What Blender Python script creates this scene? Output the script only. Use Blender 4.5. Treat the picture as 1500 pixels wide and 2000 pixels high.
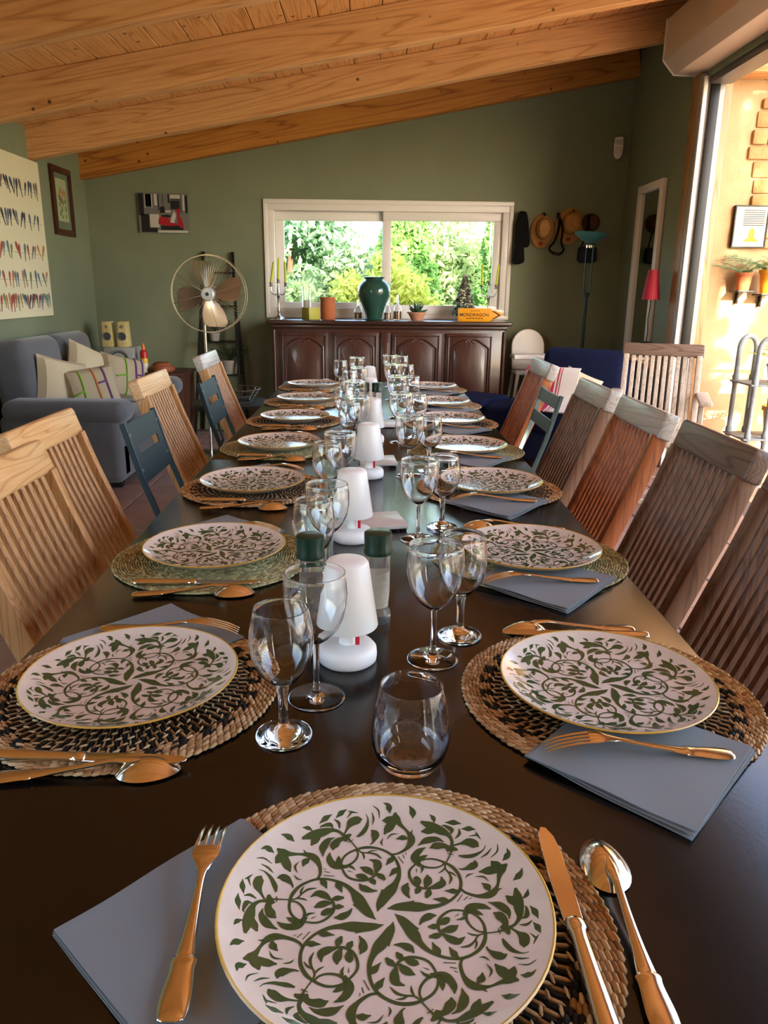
import bpy, bmesh, math, random
import numpy as np
from mathutils import Matrix, Vector
for o in list(bpy.data.objects): bpy.data.objects.remove(o)
SC = bpy.context.scene; COL = SC.collection
PI = math.pi; R = math.radians
# ------------------------------------------------------------ camera
cam = bpy.data.cameras.new('camera'); camo = bpy.data.objects.new('camera', cam); COL.objects.link(camo)
cam.sensor_fit = 'VERTICAL'; cam.sensor_height = 36.0; cam.lens = 36.0*1490/2000; cam.clip_start = .02; cam.clip_end = 200
_p, _y, _r = 0.283872, 0.018542, 0.011
_f = Vector((math.sin(_y)*math.cos(_p), math.cos(_y)*math.cos(_p), -math.sin(_p)))
_rt = Vector((math.cos(_y), -math.sin(_y), 0)); _u = _rt.cross(_f)
_r2 = _rt*math.cos(_r)+_u*math.sin(_r); _u2 = -_rt*math.sin(_r)+_u*math.cos(_r)
camo.matrix_world = Matrix(((_r2.x,_u2.x,-_f.x,0),(_r2.y,_u2.y,-_f.y,0),(_r2.z,_u2.z,-_f.z,1.25),(0,0,0,1)))
SC.camera = camo
# ------------------------------------------------------------ world, sun, exposure
SUN_DIR = Vector((-.30, .92, -.34)).normalized()      # the way the light travels
w = bpy.data.worlds.new('sky'); SC.world = w; w.use_nodes = True
nt = w.node_tree; bg = nt.nodes['Background']
sky = nt.nodes.new('ShaderNodeTexSky'); sky.sky_type = 'NISHITA'; sky.sun_disc = False
sky.sun_elevation = R(32); sky.sun_rotation = math.atan2(-SUN_DIR.x, -SUN_DIR.y); sky.air_density = 1.0; sky.dust_density = 2.0; sky.ozone_density = 1.0
nt.links.new(sky.outputs[0], bg.inputs[0]); bg.inputs[1].default_value = 1.0
sl = bpy.data.lights.new('sun', 'SUN'); slo = bpy.data.objects.new('sun', sl); COL.objects.link(slo)
sl.energy = 17; sl.color = (1, .88, .70); sl.angle = R(0.35)
slo.rotation_euler = SUN_DIR.to_track_quat('-Z', 'Y').to_euler()
def portal(name, loc, sx, sy, direction):
    l = bpy.data.lights.new(name, 'AREA'); o = bpy.data.objects.new(name, l); COL.objects.link(o)
    l.shape = 'RECTANGLE'; l.size = sx; l.size_y = sy; l.cycles.is_portal = True
    o.location = loc; o.rotation_euler = Vector(direction).to_track_quat('-Z', 'Y').to_euler()
portal('portal_bay', (2.40, 1.65, 1.3), 2.6, 7.7, (-1,0,0))
portal('portal_side', (-2.66, -.6, 1.5), 1.2, 3.0, (1,0,0))
portal('portal_window', (.143, 7.28, 1.49), 2.1, .95, (0,-1,0))
vs = SC.view_settings; vs.view_transform = 'Standard'; vs.look = 'None'; vs.gamma = 1; vs.use_curve_mapping = False
vs.exposure = 0.8
# ------------------------------------------------------------ geometry helpers: a shape is (verts, faces)
def G(): return ([], [])
def join(*gs):
    V, F = [], []
    for g in gs:
        n = len(V); V += list(g[0]); F += [tuple(i+n for i in f) for f in g[1]]
    return V, F
def xf(g, M): return [tuple(M @ Vector(v)) for v in g[0]], g[1]
def mv(g, x=0, y=0, z=0): return [(a+x, b+y, c+z) for a,b,c in g[0]], g[1]
def rot(axis, deg): return Matrix.Rotation(R(deg), 4, axis)
def T(x, y, z): return Matrix.Translation((x,y,z))
def box(x0,x1,y0,y1,z0,z1):
    return ([(x0,y0,z0),(x1,y0,z0),(x1,y1,z0),(x0,y1,z0),(x0,y0,z1),(x1,y0,z1),(x1,y1,z1),(x0,y1,z1)],
            [(3,2,1,0),(4,5,6,7),(0,1,5,4),(1,2,6,5),(2,3,7,6),(3,0,4,7)])
def frame(x0,x1,z0,z1,wd,y0,y1):
    return join(box(x0,x1,y0,y1,z1-wd,z1), box(x0,x1,y0,y1,z0,z0+wd), box(x0,x0+wd,y0,y1,z0+wd,z1-wd), box(x1-wd,x1,y0,y1,z0+wd,z1-wd))
def lathe(prof, n=32, cap=True):
    V, F, rows = [], [], []
    for r, z in prof:
        if r < 1e-6: rows.append([len(V)]); V.append((0,0,z))
        else:
            rows.append(list(range(len(V), len(V)+n)))
            V += [(r*math.cos(2*PI*i/n), r*math.sin(2*PI*i/n), z) for i in range(n)]
    for a, b in zip(rows, rows[1:]):
        for i in range(n):
            j = (i+1) % n
            if len(a) == 1 and len(b) == 1: continue
            if len(a) == 1: F.append((a[0], b[j], b[i]))
            elif len(b) == 1: F.append((a[i], a[j], b[0]))
            else: F.append((a[i], a[j], b[j], b[i]))
    if cap:
        if len(rows[0]) > 1: F.append(tuple(reversed(rows[0])))
        if len(rows[-1]) > 1: F.append(tuple(rows[-1]))
    return V, F
def tube(pts, r, n=8, caps=True):
    P = [Vector(p) for p in pts]; m = len(P); rr = r if hasattr(r, '__len__') else [r]*m
    V, F = [], []; prev = None
    for i in range(m):
        t = (P[min(i+1,m-1)]-P[max(i-1,0)])
        t = t.normalized() if t.length > 1e-9 else Vector((0,0,1))
        if prev is None:
            a = Vector((0,0,1)) if abs(t.z) < .9 else Vector((1,0,0)); s = t.cross(a).normalized()
        else: s = (prev - t*prev.dot(t)); s = s.normalized() if s.length > 1e-9 else prev
        prev = s; q = t.cross(s)
        V += [tuple(P[i]+(s*math.cos(2*PI*k/n)+q*math.sin(2*PI*k/n))*rr[i]) for k in range(n)]
    for i in range(m-1):
        for k in range(n):
            j = (k+1) % n; F.append((i*n+k, i*n+j, (i+1)*n+j, (i+1)*n+k))
    if caps: F.append(tuple(range(n-1,-1,-1))); F.append(tuple(range((m-1)*n, m*n)))
    return V, F
def sweep(pts, sec, side=(1,0,0), closed=False):
    """sec: (a along side, b along normal)"""
    P = [Vector(p) for p in pts]; m = len(P); n = len(sec); S = Vector(side).normalized(); V, F = [], []
    for i in range(m):
        t = (P[min(i+1,m-1)]-P[max(i-1,0)]).normalized(); nn = t.cross(S).normalized()
        s_ = sec if not callable(sec) else sec(i)
        V += [tuple(P[i]+S*a+nn*b) for a,b in s_]
    for i in range(m-1):
        for k in range(n):
            j = (k+1) % n; F.append((i*n+k, i*n+j, (i+1)*n+j, (i+1)*n+k))
    F.append(tuple(range(n-1,-1,-1))); F.append(tuple(range((m-1)*n, m*n)))
    return V, F
def rsec(w, h): return [(-w/2,-h/2),(w/2,-h/2),(w/2,h/2),(-w/2,h/2)]
def prism(poly, h0, h1, plane='xz'):
    n = len(poly)
    f = {'xy': lambda a,b,h: (a,b,h), 'xz': lambda a,b,h: (a,h,b), 'yz': lambda a,b,h: (h,a,b)}[plane]
    V = [f(a,b,h0) for a,b in poly]+[f(a,b,h1) for a,b in poly]
    F = [tuple(range(n)), tuple(range(2*n-1, n-1, -1))]+[(i, i+n, (i+1)%n+n, (i+1)%n) for i in range(n)]
    return V, F
def smoothpts(pts, k=6):
    """Catmull-Rom through any-dimensional points"""
    P = [np.array(p, float) for p in pts]; out = []
    for i in range(len(P)-1):
        a = P[i-1] if i else 2*P[0]-P[1]; b, c = P[i], P[i+1]; d = P[i+2] if i+2 < len(P) else 2*P[-1]-P[-2]
        for j in range(k):
            t = j/k; out.append(.5*((2*b)+(c-a)*t+(2*a-5*b+4*c-d)*t*t+(3*b-a-3*c+d)*t**3))
    out.append(P[-1]); return out
def pill(w, h, t, nu=14, puff=.5, pinch=.05):
    """a throw cushion in the xz plane, thickness t along y"""
    V, F = [], []
    def pt(u, v, s):
        th = t/2*((1-u**4)*(1-v**4))**puff if abs(u) < 1 and abs(v) < 1 else 0
        return (w/2*u*(1-pinch*(1-v*v)*1.2), s*th, h/2*v*(1-pinch*(1-u*u)*1.2))
    for s in (-1, 1):
        n0 = len(V)
        for i in range(nu+1):
            for j in range(nu+1): V.append(pt(-1+2*i/nu, -1+2*j/nu, s))
        for i in range(nu):
            for j in range(nu):
                q = (n0+i*(nu+1)+j, n0+(i+1)*(nu+1)+j, n0+(i+1)*(nu+1)+j+1, n0+i*(nu+1)+j+1)
                F.append(q if s < 0 else q[::-1])
    return V, F
def me(g, name='m', bevel=0, seg=2, sharp=35, recalc=True):
    m = bpy.data.meshes.new(name); m.from_pydata([tuple(v) for v in g[0]], [], g[1]); m.update()
    bm = bmesh.new(); bm.from_mesh(m)
    if recalc: bmesh.ops.recalc_face_normals(bm, faces=bm.faces)
    if bevel:
        es = [e for e in bm.edges if len(e.link_faces) == 2 and e.calc_face_angle(0) > R(28)]
        bmesh.ops.bevel(bm, geom=es, offset=bevel, segments=seg, affect='EDGES', profile=.5, clamp_overlap=True)
    bm.to_mesh(m); bm.free()
    m.polygons.foreach_set('use_smooth', [True]*len(m.polygons))
    m.set_sharp_from_angle(angle=R(sharp))
    return m
def obj(name, g, mat, parent=None, bevel=0, seg=2, sharp=35, loc=None, rotz=None, label=None, kind=None, weld=False):
    m = g if isinstance(g, bpy.types.Mesh) else me(g, name, bevel, seg, sharp)
    if mat is not None and not len(m.materials): m.materials.append(mat)
    o = bpy.data.objects.new(name, m); COL.objects.link(o)
    if parent: o.parent = parent
    if loc: o.location = loc
    if rotz is not None: o.rotation_euler = (0,0,rotz)
    if label: o['label'] = label
    if kind: o['kind'] = kind
    return o
def tag(o, label, cat, group=None, kind=None):
    o['label'] = label
    if cat: o['category'] = cat
    if group: o['group'] = group
    if kind: o['kind'] = kind
    return o
def thing(name, label, cat, loc=(0,0,0), rotz=0, group=None, kind=None, rote=None):
    o = bpy.data.objects.new(name, None); COL.objects.link(o); o.empty_display_size = .1
    o.location = loc; o.rotation_euler = rote if rote else (0,0,rotz)
    return tag(o, label, cat, group, kind)
KIDS = {}
def copy_tree(root, loc, rotz=0, label=None, rote=None):
    r = root.copy(); COL.objects.link(r); r.location = loc; r.rotation_euler = rote if rote else (0,0,rotz)
    if label: r['label'] = label
    for ch in root.children:
        c = ch.copy(); COL.objects.link(c); c.parent = r
        for g in ch.children:
            d = g.copy(); COL.objects.link(d); d.parent = c
    return r
# ------------------------------------------------------------ materials
def lin(h):
    h = h.lstrip('#'); c = [int(h[i:i+2],16)/255 for i in (0,2,4)]
    return tuple((x/12.92 if x <= .04045 else ((x+.055)/1.055)**2.4) for x in c)+(1,)
MATS = {}
def mat(name, col='#888888', rough=.5, metal=0, spec=.5, trans=0, ior=1.45, bump=None, var=None, coat=0, sub=0, aniso=None, sheen=0):
    """bump=(scale,strength,dist), var=(second colour, scale, (sx,sy,sz)) noise-mixed colour"""
    m = bpy.data.materials.new(name); m.use_nodes = True; N = m.node_tree.nodes; L = m.node_tree.links; b = N['Principled BSDF']
    b.inputs['Base Color'].default_value = lin(col); b.inputs['Roughness'].default_value = rough; b.inputs['Metallic'].default_value = metal
    b.inputs['Specular IOR Level'].default_value = spec; b.inputs['Transmission Weight'].default_value = trans; b.inputs['IOR'].default_value = ior
    b.inputs['Coat Weight'].default_value = coat; b.inputs['Coat Roughness'].default_value = .08
    if sheen: b.inputs['Sheen Weight'].default_value = sheen
    def coords(sc):
        tc = N.new('ShaderNodeTexCoord'); mp = N.new('ShaderNodeMapping'); mp.inputs['Scale'].default_value = sc
        oi = N.new('ShaderNodeObjectInfo'); ad = N.new('ShaderNodeVectorMath'); ad.operation = 'ADD'
        sc2 = N.new('ShaderNodeVectorMath'); sc2.operation = 'SCALE'; sc2.inputs['Scale'].default_value = 37
        cb = N.new('ShaderNodeCombineXYZ'); L.new(oi.outputs['Random'], cb.inputs[0]); L.new(oi.outputs['Random'], cb.inputs[1])
        L.new(cb.outputs[0], sc2.inputs[0]); L.new(tc.outputs['Object'], mp.inputs[0]); L.new(mp.outputs[0], ad.inputs[0]); L.new(sc2.outputs[0], ad.inputs[1])
        return ad.outputs[0]
    if var:
        c2, s, st = var[:3]; nz = N.new('ShaderNodeTexNoise'); nz.inputs['Scale'].default_value = s; nz.inputs['Detail'].default_value = 5; nz.inputs['Roughness'].default_value = .6
        L.new(coords(st), nz.inputs['Vector']); rp = N.new('ShaderNodeValToRGB'); rp.color_ramp.elements[0].position = .32; rp.color_ramp.elements[1].position = .68
        rp.color_ramp.elements[0].color = lin(col); rp.color_ramp.elements[1].color = lin(c2)
        L.new(nz.outputs['Fac'], rp.inputs[0]); L.new(rp.outputs[0], b.inputs['Base Color'])
    if bump:
        nz = N.new('ShaderNodeTexNoise'); nz.inputs['Scale'].default_value = bump[0]; nz.inputs['Detail'].default_value = 3
        L.new(coords(bump[3] if len(bump) > 3 else (1,1,1)), nz.inputs['Vector']); bp = N.new('ShaderNodeBump'); bp.inputs['Strength'].default_value = bump[1]; bp.inputs['Distance'].default_value = bump[2]
        L.new(nz.outputs['Fac'], bp.inputs['Height']); L.new(bp.outputs[0], b.inputs['Normal'])
    MATS[name] = m; return m
def wood(name, c1, c2, c3, along='z', sc=1.0, rough=.5, knots=False, coat=0):
    """grain lines stretched along one object axis"""
    m = mat(name, c1, rough, coat=coat); N = m.node_tree.nodes; L = m.node_tree.links; b = N['Principled BSDF']
    st = {'x': (.06,1,1), 'y': (1,.06,1), 'z': (1,1,.06)}[along]
    tc = N.new('ShaderNodeTexCoord'); mp = N.new('ShaderNodeMapping'); mp.inputs['Scale'].default_value = [s*sc for s in st]
    oi = N.new('ShaderNodeObjectInfo'); cb = N.new('ShaderNodeCombineXYZ'); ad = N.new('ShaderNodeVectorMath'); ad.operation = 'ADD'
    ml = N.new('ShaderNodeMath'); ml.operation = 'MULTIPLY'; ml.inputs[1].default_value = 53; L.new(oi.outputs['Random'], ml.inputs[0])
    for i in range(3): L.new(ml.outputs[0], cb.inputs[i])
    L.new(tc.outputs['Object'], mp.inputs[0]); L.new(mp.outputs[0], ad.inputs[0]); L.new(cb.outputs[0], ad.inputs[1])
    n1 = N.new('ShaderNodeTexNoise'); n1.inputs['Scale'].default_value = 7; n1.inputs['Detail'].default_value = 2; n1.inputs['Distortion'].default_value = .6; L.new(ad.outputs[0], n1.inputs['Vector'])
    wv = N.new('ShaderNodeMath'); wv.operation = 'MULTIPLY'; wv.inputs[1].default_value = 13; L.new(n1.outputs['Fac'], wv.inputs[0])
    fr = N.new('ShaderNodeMath'); fr.operation = 'PINGPONG'; fr.inputs[1].default_value = .5; L.new(wv.outputs[0], fr.inputs[0])
    n2 = N.new('ShaderNodeTexNoise'); n2.inputs['Scale'].default_value = 90; n2.inputs['Detail'].default_value = 3; L.new(ad.outputs[0], n2.inputs['Vector'])
    rp = N.new('ShaderNodeValToRGB'); e = rp.color_ramp.elements; e[0].position = 0; e[0].color = lin(c3); e[1].position = .5; e[1].color = lin(c1)
    x = e.new(.14); x.color = lin(c2); e[0].color = [.55*a+.45*b for a,b in zip(lin(c2),lin(c3))]; e[1].color = [.35*a+.65*b for a,b in zip(e[1].color,lin(c1))]; L.new(fr.outputs[0], rp.inputs[0])
    mx = N.new('ShaderNodeMix'); mx.data_type = 'RGBA'; mx.blend_type = 'MULTIPLY'; mx.inputs['Factor'].default_value = .35
    r2 = N.new('ShaderNodeValToRGB'); r2.color_ramp.elements[0].position = .3; r2.color_ramp.elements[0].color = (.62,.55,.48,1); r2.color_ramp.elements[1].position = .62; r2.color_ramp.elements[1].color = (1,1,1,1)
    L.new(n2.outputs['Fac'], r2.inputs[0]); L.new(rp.outputs[0], mx.inputs['A']); L.new(r2.outputs[0], mx.inputs['B'])
    last = mx.outputs['Result']
    if knots:
        mk = N.new('ShaderNodeMapping'); mk.inputs['Scale'].default_value = (2.2,2.2,2.2) ; L.new(tc.outputs['Object'], mk.inputs[0])
        a2 = N.new('ShaderNodeVectorMath'); a2.operation = 'ADD'; L.new(mk.outputs[0], a2.inputs[0]); L.new(cb.outputs[0], a2.inputs[1])
        vo = N.new('ShaderNodeTexVoronoi'); vo.inputs['Scale'].default_value = 3.2; L.new(a2.outputs[0], vo.inputs['Vector'])
        r3 = N.new('ShaderNodeValToRGB'); r3.color_ramp.elements[0].position = .05; r3.color_ramp.elements[0].color = lin('#3a1d0c'); r3.color_ramp.elements[1].position = .10; r3.color_ramp.elements[1].color = (1,1,1,1)
        L.new(vo.outputs['Distance'], r3.inputs[0]); m2 = N.new('ShaderNodeMix'); m2.data_type = 'RGBA'; m2.blend_type = 'MULTIPLY'; m2.inputs['Factor'].default_value = .9
        L.new(last, m2.inputs['A']); L.new(r3.outputs[0], m2.inputs['B']); last = m2.outputs['Result']
    L.new(last, b.inputs['Base Color'])
    bp = N.new('ShaderNodeBump'); bp.inputs['Strength'].default_value = .25; bp.inputs['Distance'].default_value = .002; L.new(n2.outputs['Fac'], bp.inputs['Height']); L.new(bp.outputs[0], b.inputs['Normal'])
    return m
def colmat(name, rough=.8, bump=0):
    m = mat(name, '#999999', rough); N = m.node_tree.nodes; L = m.node_tree.links
    a = N.new('ShaderNodeVertexColor'); a.layer_name = 'Col'; L.new(a.outputs['Color'], N['Principled BSDF'].inputs['Base Color']); return m
def pane_mat(name='window_glass', tint=(.97,.99,.97)):
    m = bpy.data.materials.new(name); m.use_nodes = True; N = m.node_tree.nodes; L = m.node_tree.links; N.clear()
    o = N.new('ShaderNodeOutputMaterial'); mx = N.new('ShaderNodeMixShader'); t = N.new('ShaderNodeBsdfTransparent'); t.inputs[0].default_value = (*tint,1)
    g = N.new('ShaderNodeBsdfGlossy'); g.inputs['Roughness'].default_value = 0; lw = N.new('ShaderNodeLayerWeight'); lw.inputs[0].default_value = .5; pw = N.new('ShaderNodeMath'); pw.operation = 'POWER'; pw.inputs[1].default_value = 5; L.new(lw.outputs['Facing'], pw.inputs[0]); f = N.new('ShaderNodeMath'); f.operation = 'MULTIPLY_ADD'; f.inputs[1].default_value = .9; f.inputs[2].default_value = .03; L.new(pw.outputs[0], f.inputs[0])
    L.new(f.outputs[0], mx.inputs[0]); L.new(t.outputs[0], mx.inputs[1]); L.new(g.outputs[0], mx.inputs[2]); L.new(mx.outputs[0], o.inputs[0]); return m
def facecols(m, cols):
    """one colour per face"""
    a = m.color_attributes.new('Col', 'FLOAT_COLOR', 'CORNER'); d = np.ones((len(m.loops),4), 'f')
    for p in m.polygons: d[p.loop_start:p.loop_start+p.loop_total] = cols[p.index]
    a.data.foreach_set('color', d.ravel())
WALL = mat('sage_paint', '#797f66', .75, bump=(60,.12,.003), var=('#727860', 2.2, (1,1,1)))
WHITE = mat('white_paint', '#dcd6cf', .4); PVC = mat('white_pvc', '#e4e0da', .3)
BEAM = wood('pine_beam', '#d8a56f', '#c68f54', '#a0683a', 'x', .9, .55, knots=True)
PLANK = wood('pine_plank', '#dda86c', '#cb9150', '#a86c38', 'y', 1.1, .5, knots=True)
TILE = mat('terracotta_tile', '#a08277', .34, bump=(30,.15,.003), var=('#896a5e', 5, (1,1,1)))
GROUT = mat('grout', '#6b5a50', .9)
TABLE = mat('black_table', '#0a0706', .21, spec=.7, bump=(230,.10,.0006))
GLASS = mat('clear_glass', '#ffffff', 0, trans=1, ior=1.45)
PANE = pane_mat()
SILVER = mat('silver_plate', '#e6dccf', .13, 1)
CERAM = mat('cream_glaze', '#e0d5ca', .12, var=('#d8cabf', 40, (1,1,1)), spec=.6)
PGREEN = mat('green_glaze', '#3f5230', .15, spec=.6)
GOLD = mat('ochre_rim', '#c79c44', .25)
WEAVE = colmat('seagrass', .75)
NAPKIN = mat('grey_napkin', '#7f878c', .95, bump=(500,.2,.0006))
TEAK_H = wood('teak_honey', '#bb8b58', '#a67441', '#80522a', 'z', 2.0, .42)
TEAK_R = wood('teak_red', '#a5623a', '#8c4a27', '#5e2c14', 'z', 2.0, .35)
TEAK_B = wood('teak_brown', '#7c5b46', '#674636', '#462d20', 'z', 2.0, .45)
TEAK_SHEEN = wood('teak_grey_sheen', '#bdb6ae', '#a8a098', '#857d75', 'x', 2.0, .34)  # weathered rail grey, lightened to paint in the sky's reflection
TEAK_S = wood('teak_silver', '#c2b6a8', '#ab9e90', '#82776b', 'z', 2.0, .5)
TEAK_GB = wood('teak_greybrown', '#7a6558', '#645045', '#443229', 'x', 2.0, .45)
TEAK_L = wood('teak_light', '#d6b186', '#c39a6a', '#9c7346', 'x', 2.0, .4)
STEEL_T = mat('teal_metal', '#283c42', .4, .1); STEEL_G = mat('grey_green_metal', '#5d7170', .4, .2)
RIVET = mat('rivet', '#9aa3a5', .3, 1); BLACKM = mat('black_metal', '#15130f', .45, .3); CHROME = mat('chrome', '#cfc8bb', .18, 1)
PLASTIC = mat('white_plastic', '#efedea', .35); REDTAG = mat('red_tag', '#c4122f', .5)
# ============================================================ THE ROOM
random.seed(4); rnd = random.Random(11)
fl = obj('floor', box(-2.63,2.37,-3.2,7.2,-.15,-.007), GROUT); tag(fl, 'terracotta tiled floor of the dining room', None, kind='structure')
tm = me(box(-.162,.162,-.162,.162,-.02,0), 'tile', .004, 1); tm.materials.append(TILE)
for i in range(14):
    for j in range(16):
        t = obj('tile', tm, None, fl, loc=(-2.263+i*.33, 1.75+j*.33, rnd.uniform(-.0012,.0005)))
        t.rotation_euler = (0,0,R(90*rnd.randrange(4)))
q = obj('tile', join(*[box(-2.425+i*.33,-2.101+i*.33,-2.87+j*.33+.001,-2.546+j*.33,-.02,0) for i in range(14) for j in range(13)]), TILE, fl); q['kind'] = 'stuff'
wl = obj('wall_left', join(box(-2.63,-2.43,.9,7.2,-.15,2.75), box(-2.63,-2.43,-3.2,-2.1,-.15,2.75), box(-2.63,-2.43,-2.1,.9,-.15,.9), box(-2.63,-2.43,-2.1,.9,2.1,2.75)), WALL); tag(wl, 'sage green left wall behind the grey sofa', None, kind='structure')
wb = obj('wall_back', join(box(-2.43,-.9,7,7.2,-.15,3.45), box(1.185,2.37,7,7.2,-.15,3.45), box(-.9,1.185,7,7.2,-.15,1.03), box(-.9,1.185,7,7.2,1.95,3.45)), WALL)
tag(wb, 'sage green back wall with the wide window', None, kind='structure')
wr = obj('wall_right', join(box(2.17,2.37,5.6,7,-.15,3.45), box(2.17,2.37,-3.2,-2.2,-.15,3.45), box(2.17,2.37,-2.2,5.6,2.6,3.45)), WALL)
tag(wr, 'sage green right wall with the large bay opening', None, kind='structure')
wf = obj('wall_front', box(-2.43,2.17,-3.2,-3.0,-.15,3.45), WALL); tag(wf, 'sage green wall behind the viewer', None, kind='structure')
SL = .181; A = math.atan(SL); zb = lambda x: 2.105+SL*(x+2.43)
ce = obj('ceiling', prism([(-2.75,zb(-2.75)+.25),(3.3,zb(3.3)+.25),(3.3,zb(3.3)+.37),(-2.75,zb(-2.75)+.37)], -3.4, 7.3, 'xz'), BEAM)
tag(ce, 'sloping pine plank ceiling on heavy beams', None, kind='structure')
pm = me(box(-.0885,.0885,-3.2,7.0,0,.022), 'plank', .003, 1); pm.materials.append(PLANK)
for i in range(26):
    x = -2.36+i*.1785
    o = obj('plank', pm, None, ce, loc=(x, 0, zb(x)+.2165)); o.rotation_euler = (0,-A,0)
L_ = 4.62/math.cos(A)
bmsh = me(box(-L_/2,L_/2,-.045,.045,0,.2125), 'beam', .004, 1); bmsh.materials.append(BEAM)
DARKB = wood('dark_pine_beam', '#bd8035', '#a5661f', '#6d3a10', 'x', .8, .6, knots=True)  # darker golden pine for the beam at the back wall
bmsh2 = me(box(-L_/2,L_/2,-.045,.045,0,.2125), 'beam', .004, 1); bmsh2.materials.append(DARKB)
for k, y in enumerate((6.952, 5.945, 4.905, 3.835, 2.78, 1.73, .68, -.37, -1.42, -2.47)):
    o = obj('beam', bmsh2 if k == 0 else bmsh, None, ce, loc=(-.13, y, zb(-.13))); o.rotation_euler = (0,-A,0)
# ---- back window
w1 = thing('window_1', 'wide white two-pane sliding window above the sideboard', None, (0,0,0), kind='structure')
obj('casing', join(frame(-.93,1.215,1.0,1.98,.034,6.982,7.0)), PVC, w1, .003)
obj('window_frame', frame(-.897,1.182,1.033,1.947,.055,6.99,7.12), PVC, w1, .004)
def sash(x0,x1,z0,z1,y0,y1,wd):
    s = obj('sash', frame(x0,x1,z0,z1,wd,y0,y1), PVC, w1, .004)
    obj('pane', box(x0+wd-.004,x1-wd+.004,(y0+y1)/2-.003,(y0+y1)/2+.003,z0+wd-.004,z1-wd+.004), PANE, s)
sash(-.842,.165,1.06,1.892,7.068,7.105,.075); sash(.095,1.127,1.045,1.892,7.02,7.06,.072)
# ---- bay: jamb, head rail
d1 = thing('door_1', 'white frame of the wide open patio bay on the right', None, (0,0,0), kind='structure')
obj('jamb_board', box(2.150,2.375,5.575,5.69,0,2.64), wood('jamb_wood', '#a87f52', '#93693d', '#6d4826', 'z', 1.2, .5), d1, .003)
obj('jamb', box(2.145,2.30,5.515,5.575,0,2.62), mat('jamb_grey', '#9b938a', .4), d1, .004)
obj('gasket', box(2.20,2.26,5.497,5.515,0,2.60), BLACKM, d1, .002)
obj('slide_rail', box(2.150,2.175,5.497,5.515,0,2.60), PVC, d1, .002)
obj('head_rail', box(2.19,2.33,-2.2,5.5,2.555,2.6), mat('rail_grey', '#6d6863', .4, .3), d1, .003)
sb = thing('shutter_box', 'long beige roller shutter housing above the bay opening', 'shutter box', (2.17,5.66,2.60))
bp_ = [(0,.40),(-.245,.365),(-.245,.125),(-.165,.04),(0,.035)]
obj('housing', prism(bp_, -7.8, 0, 'xz'), mat('shutter_beige', '#cbb9a6', .35), sb, .004)
obj('end_cap', prism([(x*1.02-.001, .2+(z-.2)*1.02) for x,z in bp_], 0, .012, 'xz'), WHITE, sb, .002)
# ---- outside, beyond the bay
STUCCO = mat('ochre_stucco', '#b59570', .9, bump=(25,.35,.01), var=('#a58560', 3, (1,1,1)))
ow = obj('wall_patio', box(2.37,7.0,5.69,5.95,-.2,3.6), STUCCO); tag(ow, 'ochre stucco and stone patio wall outside the bay', None, kind='structure')
STONE = mat('pale_stone', '#b58f63', .9, bump=(20,.5,.02), var=('#97703f', 4, (1,1,1)))
z = 1.55; k = 0
while z < 2.62:
    h = rnd.uniform(.07,.12); x = 2.60+rnd.uniform(-.04,.08)+max(0,(1.9-z))*.1
    while x < 3.6:
        l = rnd.uniform(.1,.26)
        obj('stone', box(-l/2,l/2,-.03,.05,-h/2+.006,h/2-.006), STONE, ow, .012, 2, loc=(x+l/2, 5.69+rnd.uniform(0,.016), z+h/2)); x += l+.012
    z += h
sf = obj('eave_beam', box(2.375,4.2,5.5,5.685,2.63,2.86), BEAM, None, .006); tag(sf, 'pine eave beam above the patio wall', 'beam')
pg = obj('ground_patio', box(2.37,9,-9,5.69,-.25,-.03), mat('pale_paving', '#dccdb2', .9)); tag(pg, 'sunlit patio ground outside the bay', None, kind='structure')
PT = mat('patio_tile', '#cf9f80', .7, var=('#b98665', 4, (1,1,1)))
ptm = me(box(-.162,.162,-.162,.162,-.02,0), 'tile', .004, 1); ptm.materials.append(PT)
for i in range(6):
    for j in range(9): obj('tile', ptm, None, pg, loc=(2.55+i*.33, 2.85+j*.33, -.012))
# unseen wall, added to keep the low sun off the bay
ww = obj('wall_sun_block', box(2.37,4.93,-1.95,-1.7,-.2,6.5), STUCCO); tag(ww, 'unseen ochre wall added beside the patio to block the low sun', None, kind='structure')
gl = obj('ground_lawn', box(-22,-2.63,-40,7.2,-.35,-.1), mat('dry_grass', '#a39a5a', .95, var=('#7f8a45', 1.2, (1,1,1)))); tag(gl, 'dry grass of the lawn left of the house', None, kind='structure')
gd = obj('ground_garden', box(-22,22,7.2,45,-.3,-.1), MATS['dry_grass']); tag(gd, 'dry grass of the garden behind the house', None, kind='structure')
g2 = obj('ground_yard', box(9,30,-40,7.2,-.35,-.1), MATS['dry_grass']); tag(g2, 'dry grass of the yard beyond the patio', None, kind='structure')
g3 = obj('ground_side', box(-3,9,-40,-9,-.35,-.1), MATS['dry_grass']); tag(g3, 'dry grass of the garden in front of the house', None, kind='structure')
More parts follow.
